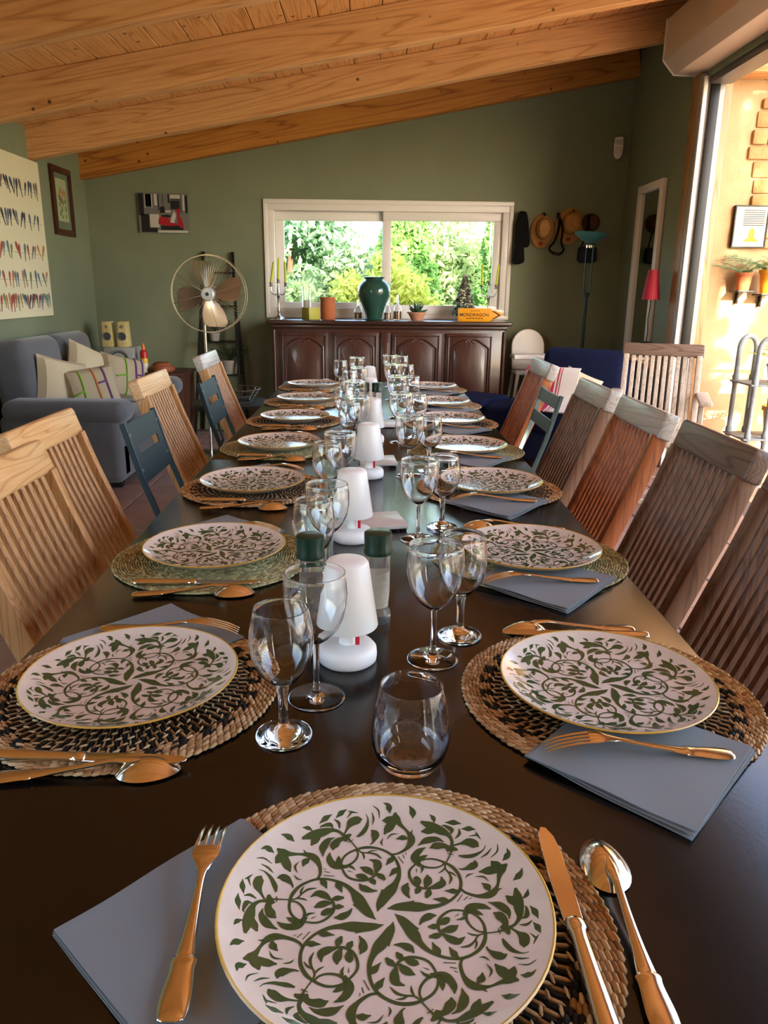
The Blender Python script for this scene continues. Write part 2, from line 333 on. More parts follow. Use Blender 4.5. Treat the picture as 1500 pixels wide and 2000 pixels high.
# ---- trees
BARK = mat('bark', '#5b4a3a', .9, bump=(18,.6,.02))
def leafmat(n, c1, c2): 
    m = mat(n, c1, .6, var=(c2, 1.3, (1,1,1))); N = m.node_tree.nodes; L = m.node_tree.links; b = N['Principled BSDF']; tr = N.new('ShaderNodeBsdfTranslucent'); mx = N.new('ShaderNodeMixShader'); mx.inputs[0].default_value = .4; src = b.inputs['Base Color'].links[0].from_socket; L.new(src, tr.inputs[0]); L.new(b.outputs[0], mx.inputs[1]); L.new(tr.outputs[0], mx.inputs[2]); L.new(mx.outputs[0], N['Material Output'].inputs[0]); return m
LEAF = [leafmat('leaf_a', '#86a86e', '#b8c184'), leafmat('leaf_b', '#74a07e', '#a9bc8e'), leafmat('leaf_c', '#aabb50', '#d2d272'), leafmat('leaf_d', '#649a52', '#92bc66')]
def leaves(n, fn, size, seed):
    r = np.random.RandomState(seed); P = fn(r, n)
    d = r.normal(size=(n,3)); d /= np.linalg.norm(d,axis=1)[:,None]
    e = np.cross(d, r.normal(size=(n,3))); e /= np.linalg.norm(e,axis=1)[:,None]
    s = size*r.uniform(.6,1.3,(n,1)); a = P-d*s; b = P+e*s*.42; c = P+d*s; q = P-e*s*.42
    V = np.stack([a,b,c,q],1).reshape(-1,3)
    m = bpy.data.meshes.new('foliage'); m.vertices.add(4*n); m.vertices.foreach_set('co', V.ravel().astype('f'))
    m.loops.add(4*n); m.loops.foreach_set('vertex_index', np.arange(4*n, dtype='i')); m.polygons.add(n)
    m.polygons.foreach_set('loop_start', np.arange(0,4*n,4,dtype='i')); m.update(calc_edges=True); m.validate(); return m
def blobs(c, rad, k, br, seed):
    """foliage gathered in clumps inside an ellipsoid"""
    q = np.random.RandomState(seed); cs = q.normal(size=(k,3)); cs /= np.linalg.norm(cs,axis=1)[:,None]; cs *= q.uniform(.25,1,(k,1))**.5
    cs = np.array(c)+cs*np.array(rad)
    def fn(r, n):
        i = r.randint(0,k,n); d = r.normal(size=(n,3)); d /= np.linalg.norm(d,axis=1)[:,None]
        return cs[i]+d*(r.uniform(.3,1,(n,1))**.5)*br*r.uniform(.7,1.1,(n,1))
    return fn
def cone(h, rad):
    def fn(r, n):
        t = r.uniform(0,1,n)**.8; a = r.uniform(0,2*PI,n); q = rad*(1-t)**.6*np.sqrt(r.uniform(.35,1,n))*(1+.18*np.sin(a*5+t*20))
        return np.stack([q*np.cos(a), q*np.sin(a), .3+t*(h-.3)],1)
    return fn
def tree(name, label, loc, h, fn, n, size, m, seed, trunk=.1):
    t = thing(name, label, 'tree', loc, group='trees outside')
    obj('trunk', tube([(0,0,-.1),(.03,0,h*.3),(0,.04,h*.6),(.02,0,h*.8)], [trunk,trunk*.8,trunk*.6,trunk*.2], 8), BARK, t)
    f = obj('foliage', leaves(n, fn, size, seed), m, t); f['kind'] = 'stuff'
tree('leafy_tree', 'blue-green leafy tree filling the left window pane', (-1.35,13.2,-.1), 2.7, blobs((-.1,0,1.4),(1.75,1.0,1.25),62,.40,1), 17000, .085, LEAF[1], 2)
tree('leafy_tree', 'pale olive tree seen right of centre through the window', (1.75,15.6,-.1), 2.7, blobs((0,0,1.45),(1.5,.9,1.2),44,.40,3), 11000, .085, LEAF[0], 4)
tree('cypress_tree', 'dark green cypress just right of the window mullion', (.50,12.2,-.1), 2.7, cone(3.1,.66), 9000, .07, LEAF[3], 5)
tree('cypress_tree', 'narrow green cypress near the right of the window', (2.10,13.6,-.1), 3.0, cone(3.0,.42), 5000, .065, LEAF[3], 6)
tree('cypress_tree', 'yellow-green cypress at the right edge of the window', (2.55,12.9,-.1), 2.6, cone(3.0,.55), 7000, .07, LEAF[2], 7)
tree('garden_shrub', 'yellow-green shrub low behind the green vase', (.02,11.2,-.1), 1.6, blobs((.25,0,.9),(.75,.5,.75),22,.3,8), 7000, .06, LEAF[2], 9, .05)
tree('garden_shrub', 'sunny shrub low in the left window pane', (-1.2,11.4,-.1), 1.3, blobs((0,0,.75),(1.0,.5,.55),22,.3,18), 7000, .06, LEAF[0], 19, .05)
tree('patio_tree', 'leafy patio tree that dapples the stucco wall', (5.75,-3.2,-.1), 5.6, blobs((0,0,4.5),(1.25,.8,1.55),24,.26,10), 1500, .12, LEAF[0], 11)
# ---- patio shelf, pots and plants
IRON = mat('weathered_grey', '#8d969c', .6, bump=(40,.5,.003), var=('#6f767b', 9, (1,1,1)))
et = thing('plant_stand', 'grey arched plant stand standing on the sunny patio', 'plant stand', (2.57,5.13,-.012))
for yy in (-.14,.14):
    for sx in (-1,1):
        obj('post', lathe([(.016,0),(.016,.30),(.022,.31),(.022,.36),(.016,.37),(.016,.66),(.022,.67),(.022,.72),(.016,.73),(.016,.90)], 10), IRON, et, loc=(sx*.058,yy,0))
    obj('arch', tube([(-.058+.058*(1-math.cos(a)),yy,.90+.085*math.sin(a)) for a in np.linspace(0,PI,13)], .017, 10), IRON, et)
for zz in (.33,.69):
    obj('shelf', join(box(-.09,.50,-.16,.16,zz-.012,zz)), IRON, et, .003)
obj('top_bar', box(.0,.5,-.15,-.13,.955,.975), IRON, et, .003)
for yy in (-.14,.14): obj('post', lathe([(.016,0),(.016,.95)], 10), IRON, et, loc=(.47,yy,0))
TERRA = mat('terracotta', '#b4673c', .8, var=('#9c5530', 6, (1,1,1))); YEL = mat('yellow_glaze', '#dc9a24', .5)
def pot(r0, r1, h, t=.006): return lathe([(0,0),(r0,0),(r1,h*.86),(r1*1.1,h*.86),(r1*1.1,h),(r1-t,h),(r1-t-.002,h*.85),(0,h*.85)], 24)
def frond_plant(name, label, loc, n, hgt, spread, lm, pm_, pr, ph, seed, wall=False):
    t = thing(name, label, 'potted plant', loc); obj('pot', pot(pr*.75,pr,ph), pm_, t)
    r = random.Random(seed); g = []; st = []
    for i in range(n):
        a = r.uniform(0,2*PI); L1 = hgt*r.uniform(.6,1.1); P = []
        for k in range(7):
            u = k/6; P.append((math.cos(a)*spread*u**1.4, math.sin(a)*spread*u**1.4*.7, ph*.85+L1*(u-.45*u*u)))
        st.append(tube(P, [.0025]*7, 4))
        for k in range(1,7):
            for s in (-1,1):
                p = Vector(P[k]); d = Vector((-math.sin(a)*s*.8+math.cos(a)*.5, math.cos(a)*s*.8+math.sin(a)*.5, r.uniform(-.3,.3))).normalized()
                l = .05*r.uniform(.7,1.2); e = d.cross(Vector((0,0,1))).normalized()*.012; q = p+d*l
                g.append(([tuple(p), tuple(p+d*l*.5+e), tuple(q), tuple(p+d*l*.5-e)], [(0,1,2,3)]))
    obj('stem', join(*st), lm, t); f = obj('leaves', join(*g), lm, t); f['kind'] = 'stuff'
    return t
frond_plant('potted_fern', 'feathery green plant in a yellow pot on the lower stand shelf', (2.76,5.10,.32), 12, .34, .24, LEAF[2], YEL, .10, .2, 3)
frond_plant('potted_fern', 'pale green plant in a grey pot on the upper stand shelf', (2.72,5.12,.68), 11, .22, .2, LEAF[2], mat('grey_pot','#b6ada1',.8), .07, .12, 5)
frond_plant('wall_plant', 'drooping leafy sprigs in a terracotta pot on the patio wall', (2.63,5.60,1.27), 16, .22, .36, LEAF[1], TERRA, .055, .12, 8)
frond_plant('wall_plant', 'leafy sprigs in a yellow pot at the photo right edge', (2.80,5.58,1.25), 14, .2, .30, LEAF[1], YEL, .065, .16, 12)
for nm, lb, lx in (('pot_bracket','small iron bracket under the terracotta wall pot',2.63),('pot_bracket','small iron bracket under the yellow wall pot',2.80)):
    q = obj(nm, join(box(-.06,.06,-.07,.07,-.012,0), box(-.006,.006,.05,.085,-.09,0)), BLACKM, None, .002, loc=(lx,5.605,1.268 if lx < 2.7 else 1.248)); tag(q, lb, 'bracket')
sg = thing('wall_notice', 'black framed white notice on the sunny patio wall', 'sign', (2.655,5.668,1.70))
obj('board', box(-.115,.115,-.006,.018,-.135,.135), mat('paper_white','#aaa494',.7), sg)
obj('notice_frame', frame(-.12,.12,-.14,.14,.008,-.012,.02), BLACKM, sg)
INK = mat('ink','#141414',.8)
obj('text_lines', join(*[box(-.055,.095,-.0068,-.006,.105-i*.014,.109-i*.014) for i in range(8)]), INK, sg)
obj('emblem', prism([(-.03,-.10),(.06,-.10),(.06,-.085),(.035,-.075),(.035,-.03),(.015,-.005),(-.005,-.03),(-.005,-.075),(-.03,-.085)], -.0072, -.006, 'xz'), mat('emblem_gold','#a5821f',.7), sg)
# ============================================================ TABLE
def table(label, y0, y1, rows):
    t = thing('dining_table', label, 'table', (-.006,(y0+y1)/2,0)); h = (y1-y0)/2
    obj('table_top', box(-.481,.481,-h,h,.718,.75), TABLE, t, .004, 2)
    obj('apron', frame(-.43,.43,-h+.05,h-.05,.02,.63,.718) if 0 else join(box(-.43,.43,-h+.06,-h+.08,.64,.718),box(-.43,.43,h-.08,h-.06,.64,.718),box(-.43,-.41,-h+.08,h-.08,.64,.718),box(.41,.43,-h+.08,h-.08,.64,.718)), TABLE, t, .002)
    for sx in (-1,1):
        for sy in (-1,1): obj('leg', box(-.03,.03,-.03,.03,0,.718), TABLE, t, .004, loc=(sx*.40,sy*(h-.1),0))
table('near black dining table carrying the first four settings on each side', .17, 2.274, 0)
table('far black dining table with bluish sheen in front of the sideboard', 2.277, 4.33, 0)
# ============================================================ PLACE SETTINGS
MOTIF = [[70,41,4,120,5,37,191,-67,58,251,-149,60,298,-209,38,371,-272,29,463,-313,23,559,-326,21,640,-313,23,714,-273,23,780,-206,25,815,-125,27,821,-44,22,803,45,20,762,108,18,697,148,16,616,160,16,530,149,18,469,99,20,431,23,22,438,-53,20,467,-94,19],[266,-94,34,214,-27,4],[474,-319,10,443,-268,40,398,-193,6],[618,-309,10,580,-280,39,535,-218,6],[473,-97,19,538,-140,42,602,-153,42,656,-104,8],[461,-69,19,518,-53,43,562,-26,39,595,5,9],[430,-15,15,472,17,39,504,54,35,520,69,7],[473,-100,19,424,-128,38,371,-143,19],[439,-14,15,395,-40,37,352,-47,13],[281,-40,9,305,15,33,354,61,42,410,77,9],[825,-30,13,765,-33,15,705,3,17,665,61,20,652,116,24],[639,107,27,683,201,45,753,231,41,813,228,34,866,206,7],[655,160,33,711,169,34,765,153,29,800,140,5],[642,95,24,618,72,20,572,56,3],[592,118,9,555,87,3],[824,-43,13,766,-73,13,732,-139,15,692,-186,21,626,-210,6],[766,-73,9,715,-74,15,671,-61,4],[746,-116,8,753,-162,17,740,-213,4],[824,-46,11,925,-24,11,1000,-2,24],[1020,-51,21,1000,-2,39,953,37,32],[946,-50,8,928,7,7],[1035,17,13,1094,-40,23,1144,-99,53,1150,-167,50,1145,-207,10],[1006,13,28,1075,50,24,1113,121,33,1110,221,56,1102,317,52,1087,421,21],[1094,255,40,1042,307,45,998,354,14],[996,11,28,983,87,41,936,143,51,883,172,9],[1027,107,6,1014,180,36,943,249,47,837,280,5],[966,-94,15,993,-151,31,1057,-224,27,1132,-262,10,1190,-259,4],[834,-177,10,855,-215,19,920,-260,45,969,-267,41,1006,-247,8],[1110,36,6,1175,27,24,1224,61,6],[1131,98,9,1175,118,33,1179,194,20,1164,223,4],[1189,-325,4,1116,-315,16,1053,-282,4],[1249,-359,4,1183,-392,14,1096,-369,4],[648,-305,16,636,-378,22,668,-476,28,728,-549,42,800,-575,38,884,-562,22,964,-533,32,1037,-521,50,1103,-541,18],[1027,-523,44,1047,-444,52,1064,-389,14],[1026,-500,44,963,-413,52,907,-346,12],[805,-572,30,861,-620,4],[779,-533,20,806,-491,42,812,-430,6],[863,-481,3,882,-411,16,838,-345,3],[868,-319,3,821,-284,14,779,-283,3],[623,-446,5,594,-436,5],[610,-411,7,556,-406,7],[599,-363,7,501,-371,7],[1245,-465,3,1207,-501,30,1163,-501,38,1114,-486,4],[1116,-697,3,1067,-705,31,1020,-697,39,969,-673,4],[1293,-95,3,1269,-25,36,1231,42,4],[1280,63,3,1252,143,37,1210,218,4],[1203,393,3,1188,337,32,1147,300,4],[1274,-99,3,1250,-137,17,1225,-190,3],[1255,-136,21,1199,-63,3]]
PZ = [(0,.0075),(.08,.008),(.10,.0105),(.118,.017),(.1325,.0245)]
def ztop(r):
    for (a,za),(b,zb_) in zip(PZ,PZ[1:]):
        if r <= b: return za+(zb_-za)*(r-a)/(b-a)
    return PZ[-1][1]
plate_m = me(lathe([(0,.003),(.07,.003),(.075,0),(.08,.004),(.12,.0145),(.1325,.0222),(.1337,.0235),(.1325,.0245),(.125,.0205),(.118,.017),(.109,.0135),(.10,.0105),(.09,.009),(.08,.008),(.04,.0076),(0,.0075)], 72), 'plate', sharp=60); plate_m.materials.append(CERAM)
rim_m = me(lathe([(.1312,.0212),(.1327,.0220),(.1341,.0235),(.1329,.0249),(.1316,.0243),(.1312,.0212)], 72, False), 'rim', sharp=70); rim_m.materials.append(GOLD)
def fat(v): return max(3, v*(1.2+.45*min(1,max(0,(v-22)/20))))
def pattern_mesh():
    V, F = [], []
    for k in range(6):
        a = k*PI/3; ca, sa = math.cos(a), math.sin(a)
        for s in MOTIF:
            P = smoothpts([(s[i],s[i+1],s[i+2]) for i in range(0,len(s),3)], 6); n0 = len(V)
            for i,p in enumerate(P):
                q = P[min(i+1,len(P)-1)]-P[max(i-1,0)]; l = math.hypot(q[0],q[1]) or 1; nx, ny = -q[1]/l, q[0]/l
                for sg_ in (-1,1):
                    x = (p[0]+nx*sg_*fat(p[2])/2)*.94e-4; y = (p[1]+ny*sg_*fat(p[2])/2)*.94e-4
                    q_ = 1.064-.062*((x*x+y*y)/.0156); x *= q_; y *= q_; X, Y = x*ca-y*sa, x*sa+y*ca; V.append((X,Y,ztop(math.hypot(X,Y))+.00022))
            F += [(n0+2*i, n0+2*i+2, n0+2*i+3, n0+2*i+1) for i in range(len(P)-1)]
    m = bpy.data.meshes.new('pattern'); m.from_pydata(V, [], F); m.update()
    fl_ = [p.index for p in m.polygons if p.normal.z < 0]
    if fl_:
        m.flip_normals() if len(fl_) > len(m.polygons)/2 else None
    m.materials.append(PGREEN); return m
pat_m = pattern_mesh()
def stitch(c, d, n, l, w_, h):
    """one grass stitch: a lump along d"""
    c, d, n = Vector(c), Vector(d), Vector(n); u = Vector((0,0,1)); V = [tuple(c-d*l/2)]
    for t in (-.25,.25):
        V += [tuple(c+d*l*t+n*w_/2), tuple(c+d*l*t+u*h), tuple(c+d*l*t-n*w_/2), tuple(c+d*l*t-u*h*.5)]
    V.append(tuple(c+d*l/2))
    return V, [(0,2,1),(0,3,2),(0,4,3),(0,1,4),(1,2,6,5),(2,3,7,6),(3,4,8,7),(4,1,5,8),(5,6,9),(6,7,9),(7,8,9),(8,5,9)]
NAT = ['#c3a074','#b48c5e','#d2b488','#a17a4c']; BLK = '#17130f'; OLV = ['#a9a272','#958f60','#bdb382','#857c50']
def mat_mesh(kind, seed, RR=.187):
    r = random.Random(seed); gs = []; cols = []
    def add(g, c): gs.append(g); cols.extend([lin(c)]*len(g[1]))
    def ring(rad, ln, wd, pal, tilt, off=0, blk=None, h=.0026):
        n = max(12,int(2*PI*rad/(ln*.72)))
        for i in range(n):
            a = 2*PI*(i+off)/n; d = (-math.sin(a+tilt), math.cos(a+tilt), 0); nn = (math.cos(a+tilt), math.sin(a+tilt), 0)
            c = BLK if blk and blk(a) else r.choice(pal)
            add(stitch((rad*math.cos(a)+r.uniform(-.0006,.0006), rad*math.sin(a)+r.uniform(-.0006,.0006), .0028+r.uniform(-.0004,.0006)), d, nn, ln*r.uniform(.95,1.15), wd, h), c)
    if kind == 'black':
        dia = lambda wdt: (lambda a: abs(((a*30/(2*PI)) % 1)-.5) < wdt)
        for k in range(7): ring(RR-.0022-k*.0046, .0135, .0058, NAT, .32, (k%2)*.5, dia(.16) if k == 6 else (dia(.28) if k == 5 else None))
        ring(RR-.0022-7*.0046, .0115, .0058, NAT, .25, 0, dia(.3))
        rad = RR-.0405; k = 0
        while rad > .05:
            n = 168; L1 = .0125
            for i in range(n):
                a = 2*PI*(i+.5*(k%2))/n; b_ = (i % 2)
                dirv = (math.cos(a),math.sin(a),0); nv = (-math.sin(a),math.cos(a),0); rc = rad-L1/2
                add(stitch((rc*math.cos(a),rc*math.sin(a),.0024 if b_ else .0016), dirv, nv, L1*1.35, 2*PI*rad/n*(.80 if not b_ else .7), .0022), r.choice(NAT) if not b_ else BLK)
            for i in range(56):
                a = 2*PI*(i+.25+.5*(k%2))/56; tl = .55
                d = (-math.sin(a+tl), math.cos(a+tl), 0); nn = (math.cos(a+tl), math.sin(a+tl), 0)
                add(stitch(((rad)*math.cos(a),(rad)*math.sin(a),.0036), d, nn, 2*PI*rad/56*.75, .003, .0018), r.choice(NAT))
            rad -= L1; k += 1
    else:
        pal = OLV if kind == 'olive' else ['#b9a27c','#a68c63','#c9b48e','#8f7550']
        k = 0; rad = RR-.002
        while rad > .04:
            ring(rad, .0115, .0052, pal, .22 if k%2 else -.05, (k%2)*.5, (lambda a: False) , .0024); rad -= .0047; k += 1
    g = join(*gs); m = bpy.data.meshes.new('weave'); m.from_pydata(g[0], [], g[1]); m.update()
    m.polygons.foreach_set('use_smooth', [True]*len(m.polygons)); facecols(m, cols); m.materials.append(WEAVE); return m
mats_m = {k: mat_mesh(k, 3+i) for i,k in enumerate(('black','olive','plain'))}
under_m = me(lathe([(0,.0003),(.183,.0003),(.183,.0014),(0,.0014)], 48), 'backing'); under_m.materials.append(mat('mat_backing','#2a1f16',.9))
under_o = me(lathe([(0,.0003),(.183,.0003),(.183,.0016),(0,.0016)], 48), 'backing'); under_o.materials.append(mat('olive_backing','#6f6844',.9))
# cutlery, handle end at y=0, tip at +y, backs upward
def stations(S, n=10):
    V, F = [], []; S = smoothpts(S, 4)
    for s in S:
        x, y, z_, w_, t_ = s
        V += [(x+w_*math.cos(2*PI*k/n), y, z_+t_*math.sin(2*PI*k/n)) for k in range(n)]
    for i in range(len(S)-1):
        for k in range(n): F.append((i*n+k, i*n+(k+1)%n, (i+1)*n+(k+1)%n, (i+1)*n+k))
    F.append(tuple(range(n-1,-1,-1))); F.append(tuple(range((len(S)-1)*n, len(S)*n))); return V, F
HND = [(0,0,.0035,.006,.0012),(0,.004,.0036,.0098,.0022),(0,.02,.004,.0112,.0028),(0,.042,.0048,.0092,.0028),(0,.05,.0052,.0098,.003),(0,.056,.0056,.0072,.0028),(0,.09,.0095,.0045,.0026),(0,.12,.0140,.0036,.0026)]
fork_h = me(stations(HND+[(0,.134,.0165,.0062,.0020),(0,.146,.0178,.0112,.0014),(0,.158,.0168,.0122,.0012)]), 'handle', sharp=70)
tine_m = me(stations([(0,.155,.0170,.0021,.0011),(0,.17,.0142,.0019,.0011),(0,.19,.0085,.0016,.0010),(0,.205,.0016,.0009,.0007)], 6), 'tine', sharp=70)
spoon_h = me(stations(HND+[(0,.135,.0165,.0042,.0024),(0,.150,.0168,.0055,.0014),(0,.163,.0162,.002,.0006)]), 'handle', sharp=70)
def bowl_mesh():
    V, F = [], []; n, mr = 28, 8
    for sgn, dz in ((1,0),(-1,-.0012)):
        base = len(V)
        for j in range(mr+1):
            q = j/mr
            for i in range(n):
                a = 2*PI*i/n; ex = math.cos(a); wv = .0215*(1-.14*math.sin(a)); 
                x = wv*q*ex; y = .170+.0345*q*math.sin(a)
                V.append((x, y, .0022+.0135*(1-q**2.2)*(1-.12*q*math.sin(a))+dz*(1-q)))
        for j in range(mr):
            for i in range(n):
                f = (base+j*n+i, base+j*n+(i+1)%n, base+(j+1)*n+(i+1)%n, base+(j+1)*n+i); F.append(f if sgn > 0 else f[::-1])
    return me((V,F), 'bowl', sharp=80)
spoon_b = bowl_mesh()
knife_h = me(stations([(0,0,.0055,.004,.003),(0,.003,.0055,.0082,.0050),(0,.02,.0055,.0088,.0055),(0,.06,.0055,.0075,.0050),(0,.092,.0055,.0068,.0046),(0,.098,.0055,.0084,.0056),(0,.104,.0055,.0084,.0056),(0,.108,.0055,.0070,.0036)], 14), 'handle', sharp=70)
bl = [(-.0085,.106),(.0075,.106)]+[(.0085,.15),(.0082,.185),(.006,.205),(.001,.217),(-.004,.218),(-.0075,.21),(-.009,.19),(-.0098,.15)]
knife_b = me(prism([(x,y) for x,y in bl], .0045, .0062, 'xy'), 'blade', .0004, 1)
for m_ in (fork_h, tine_m, spoon_h, spoon_b, knife_h, knife_b): m_.materials.append(SILVER)
def napkin_layer(s, z0, droop, seed, lift):
    r = random.Random(seed); n = 14; V, F = [], []
    for sgn in (0,1):
        for i in range(n+1):
            for j in range(n+1):
                u, v = i/n-.5, j/n-.5; x, y = u*s, v*s
                rx, ry = (x-y)*.7071, (x+y)*.7071          # diamond
                z_ = z0+lift*max(0,(rx))*.0+.0009*math.sin(9*u+seed)*math.cos(7*v)
                dd = max(0, -rx/ (s*.7071)-.12); z_ -= droop*min(1,dd*1.6)
                V.append((rx, ry, z_+(.0011 if sgn else 0)))
        b0 = sgn*(n+1)**2
        for i in range(n):
            for j in range(n):
                q = (b0+i*(n+1)+j, b0+(i+1)*(n+1)+j, b0+(i+1)*(n+1)+j+1, b0+i*(n+1)+j+1); F.append(q if sgn else q[::-1])
    N1 = (n+1)**2; edge = [i*(n+1) for i in range(n+1)]+[n*(n+1)+j for j in range(1,n+1)]+[i*(n+1)+n for i in range(n-1,-1,-1)]+[j for j in range(n-1,0,-1)]
    for a,b in zip(edge, edge[1:]+edge[:1]): F.append((a, b, b+N1, a+N1))
    m = me((V,F), 'fold', sharp=50); m.materials.append(NAPKIN); return m
nap_m = [napkin_layer(.186, .0062, .0055, 1, 0), napkin_layer(.184, .0080, .0038, 2, 0), napkin_layer(.182, .0098, .0022, 4, 0)]
# wine glasses: open-ended pieces of one closed surface
def glass_parts(outer, inner, stem, foot, n=44):
    a = me(lathe(outer+inner, n, False), 'bowl', sharp=80, recalc=False); b = me(lathe(stem, n, False), 'stem', sharp=80, recalc=False); c = me(lathe(foot, n, False), 'foot', sharp=80, recalc=False)
    for m_ in (a,b,c):
        m_.materials.append(GLASS)
    return a, b, c
def fix(m, outward=True):
    return m
big_p = glass_parts([(.0046,.0760),(.010,.0785),(.020,.0865),(.029,.098),(.0355,.113),(.0392,.130),(.0398,.145),(.0388,.158),(.0372,.1690),(.0375,.1698)],
                    [(.0372,.1706),(.0366,.1707),(.0361,.1701),(.0362,.1690),(.0376,.158),(.0386,.145),(.0380,.130),(.0343,.1135),(.0278,.099),(.0188,.0878),(.009,.0805),(0,.0790)],
                    [(.0060,.0085),(.0046,.014),(.0040,.025),(.0038,.050),(.0040,.068),(.0046,.0760)],
                    [(0,.0006),(.034,.0002),(.0362,.0010),(.0360,.0020),(.030,.0030),(.018,.0045),(.010,.0062),(.0060,.0085)])
sml_p = glass_parts([(.0075,.0660),(.014,.0700),(.022,.0780),(.029,.0890),(.0345,.1050),(.0365,.1200),(.0356,.1350),(.0328,.1500),(.0305,.1600),(.0308,.1608)],
                    [(.0305,.1616),(.0299,.1617),(.0294,.1611),(.0294,.1600),(.0316,.1500),(.0343,.1350),(.0352,.1200),(.0332,.1055),(.0278,.0902),(.0206,.0796),(.0125,.0722),(0,.0695)],
                    [(.0120,.0110),(.0068,.0145),(.0056,.0230),(.0054,.0400),(.0060,.0560),(.0075,.0660)],
                    [(0,.0008),(.030,.0003),(.0330,.0014),(.0330,.0030),(.0280,.0048),(.0200,.0065),(.0190,.0085),(.0135,.0095),(.0120,.0110)])
tum_m = me(lathe([(0,.0006),(.027,.0004),(.031,.0022),(.0385,.014),(.0425,.028),(.0430,.040),(.0412,.058),(.0378,.076),(.0335,.0945),(.0338,.0952),(.0335,.0960),(.0329,.0961),(.0324,.0955),(.0324,.0945),(.0367,.076),(.0401,.058),(.0418,.040),(.0412,.028),(.0370,.016),(.0300,.0095),(.020,.0075),(0,.0070)], 48, False), 'tumbler', sharp=80, recalc=False); tum_m.materials.append(GLASS)
def wine_glass(parts, name, label, loc, rz, grp):
    t = thing(name, label, 'glass', loc, rz, grp)
    for m_, nm in zip(parts, ('bowl','stem','foot')): obj(nm, m_, None, t)
ORD = ['first','second','third','fourth','fifth','sixth','seventh']
def setting(where, px, py, rz, mk, seed, jig=0):
    r = random.Random(seed); M = T(px,py,.75) @ Matrix.Rotation(rz,4,'Z')
    def W(x,y,z_): return tuple(M @ Vector((x,y,z_)))
    t = thing('placemat', {'black':'round seagrass placemat with black woven pattern at ','olive':'round olive-toned woven placemat at ','plain':'round plain natural woven placemat at '}[mk]+where, 'placemat', W(0,0,0), rz+seed, 'round placemats')
    obj('backing', under_m if mk == 'black' else under_o, None, t); q = obj('weave', mats_m[mk], None, t); q['kind'] = 'stuff'
    ox, oy = r.uniform(-.006,.006)*jig, r.uniform(-.006,.006)*jig
    t = thing('dinner_plate', 'cream plate with green foliage pattern at '+where, 'plate', W(ox,oy,.0058), R(170.6-180+180) if not jig else r.uniform(0,6), 'patterned dinner plates')
    obj('dish', plate_m, None, t); obj('painted_pattern', pat_m, None, t, label='green painted scroll and leaf pattern'); obj('rim_band', rim_m, None, t, label='ochre glazed rim band')
    t = thing('napkin', 'folded grey paper napkin under the fork at '+where, 'napkin', W(-.135+r.uniform(-.008,.004)*jig,-.005+r.uniform(-.01,.01)*jig,.0), rz+R(r.uniform(-9,9))*jig, 'grey napkins')
    for m_ in nap_m: obj('fold', m_, None, t).rotation_euler = (0,0,R(r.uniform(-1.6,1.6)))
    fx = -.150+r.uniform(-.006,.004)*jig
    t = thing('fork', 'silver fork on the napkin at '+where, 'fork', W(fx,-.093,.0112), rz+R(r.uniform(-5,4))*jig+(R(2) if not jig else 0), 'silver forks')
    obj('handle', fork_h, None, t)
    for i in range(4): obj('tine', tine_m, None, t, loc=((i-1.5)*.0066,0,0))
    t = thing('table_knife', 'silver table knife right of the plate at '+where, 'knife', W(.153+r.uniform(-.006,.006)*jig,-.108,.0052), rz+R(r.uniform(-4,4))*jig, 'silver knives')
    obj('handle', knife_h, None, t); obj('blade', knife_b, None, t)
    t = thing('spoon', 'silver spoon beside the knife at '+where, 'spoon', W(.196+r.uniform(-.006,.004)*jig,-.1,.0006 if 1 else 0), rz+R(r.uniform(-4,6))*jig+(R(-1) if not jig else 0), 'silver spoons')
    obj('handle', spoon_h, None, t); obj('bowl', spoon_b, None, t)
LY = [.888,1.389,1.925,2.444,2.968,3.489,4.03]; RY = [.874,1.395,1.925,2.417,2.939,3.41,3.968]
MK = ['black','olive','black','olive','black','plain','plain']
setting('the head of the table nearest the viewer', .014, .500, 0, 'black', 1, 0)
for i in range(7):
    setting('the %s setting from the front, left side'%ORD[i], -.306 if i == 0 else -.300, LY[i], -PI/2, MK[i], 20+i, 1)
    setting('the %s setting from the front, right side'%ORD[i], .307, RY[i], PI/2, MK[i], 40+i, 1)
LG = [((-.099,.781),(-.067,.868)),((-.096,1.232),(-.077,1.308)),((-.100,1.732),(-.074,1.814)),((-.066,2.382),(-.040,2.460)),((-.097,2.756),(-.060,2.90)),((-.093,3.331),(-.055,3.43)),((-.153,3.846),(-.073,3.945))]
RG = [((.135,1.048),(.089,.974)),((.157,1.597),(.099,1.513)),((.166,2.126),(.106,2.076)),((.157,2.606),(.100,2.56)),((.167,3.149),(.104,3.08)),((.169,3.658),(.10,3.60)),((.165,4.15),(.099,4.097))]
for i in range(7):
    for side, Gs in (('left',LG),('right',RG)):
        (a,b),(c,d) = Gs[i]
        wine_glass(sml_p, 'wine_glass', 'small short-stemmed wine glass of the %s setting from the front, %s side'%(ORD[i],side), (a,b,.75), i, 'small wine glasses')
        wine_glass(big_p, 'wine_glass', 'larger thin-stemmed wine glass of the %s setting from the front, %s side'%(ORD[i],side), (c,d,.75), i, 'large wine glasses')
tb = obj('tumbler', tum_m, None, None, loc=(.045,.728,.75)); tag(tb, 'stemless clear tumbler standing above the nearest plate', 'glass')
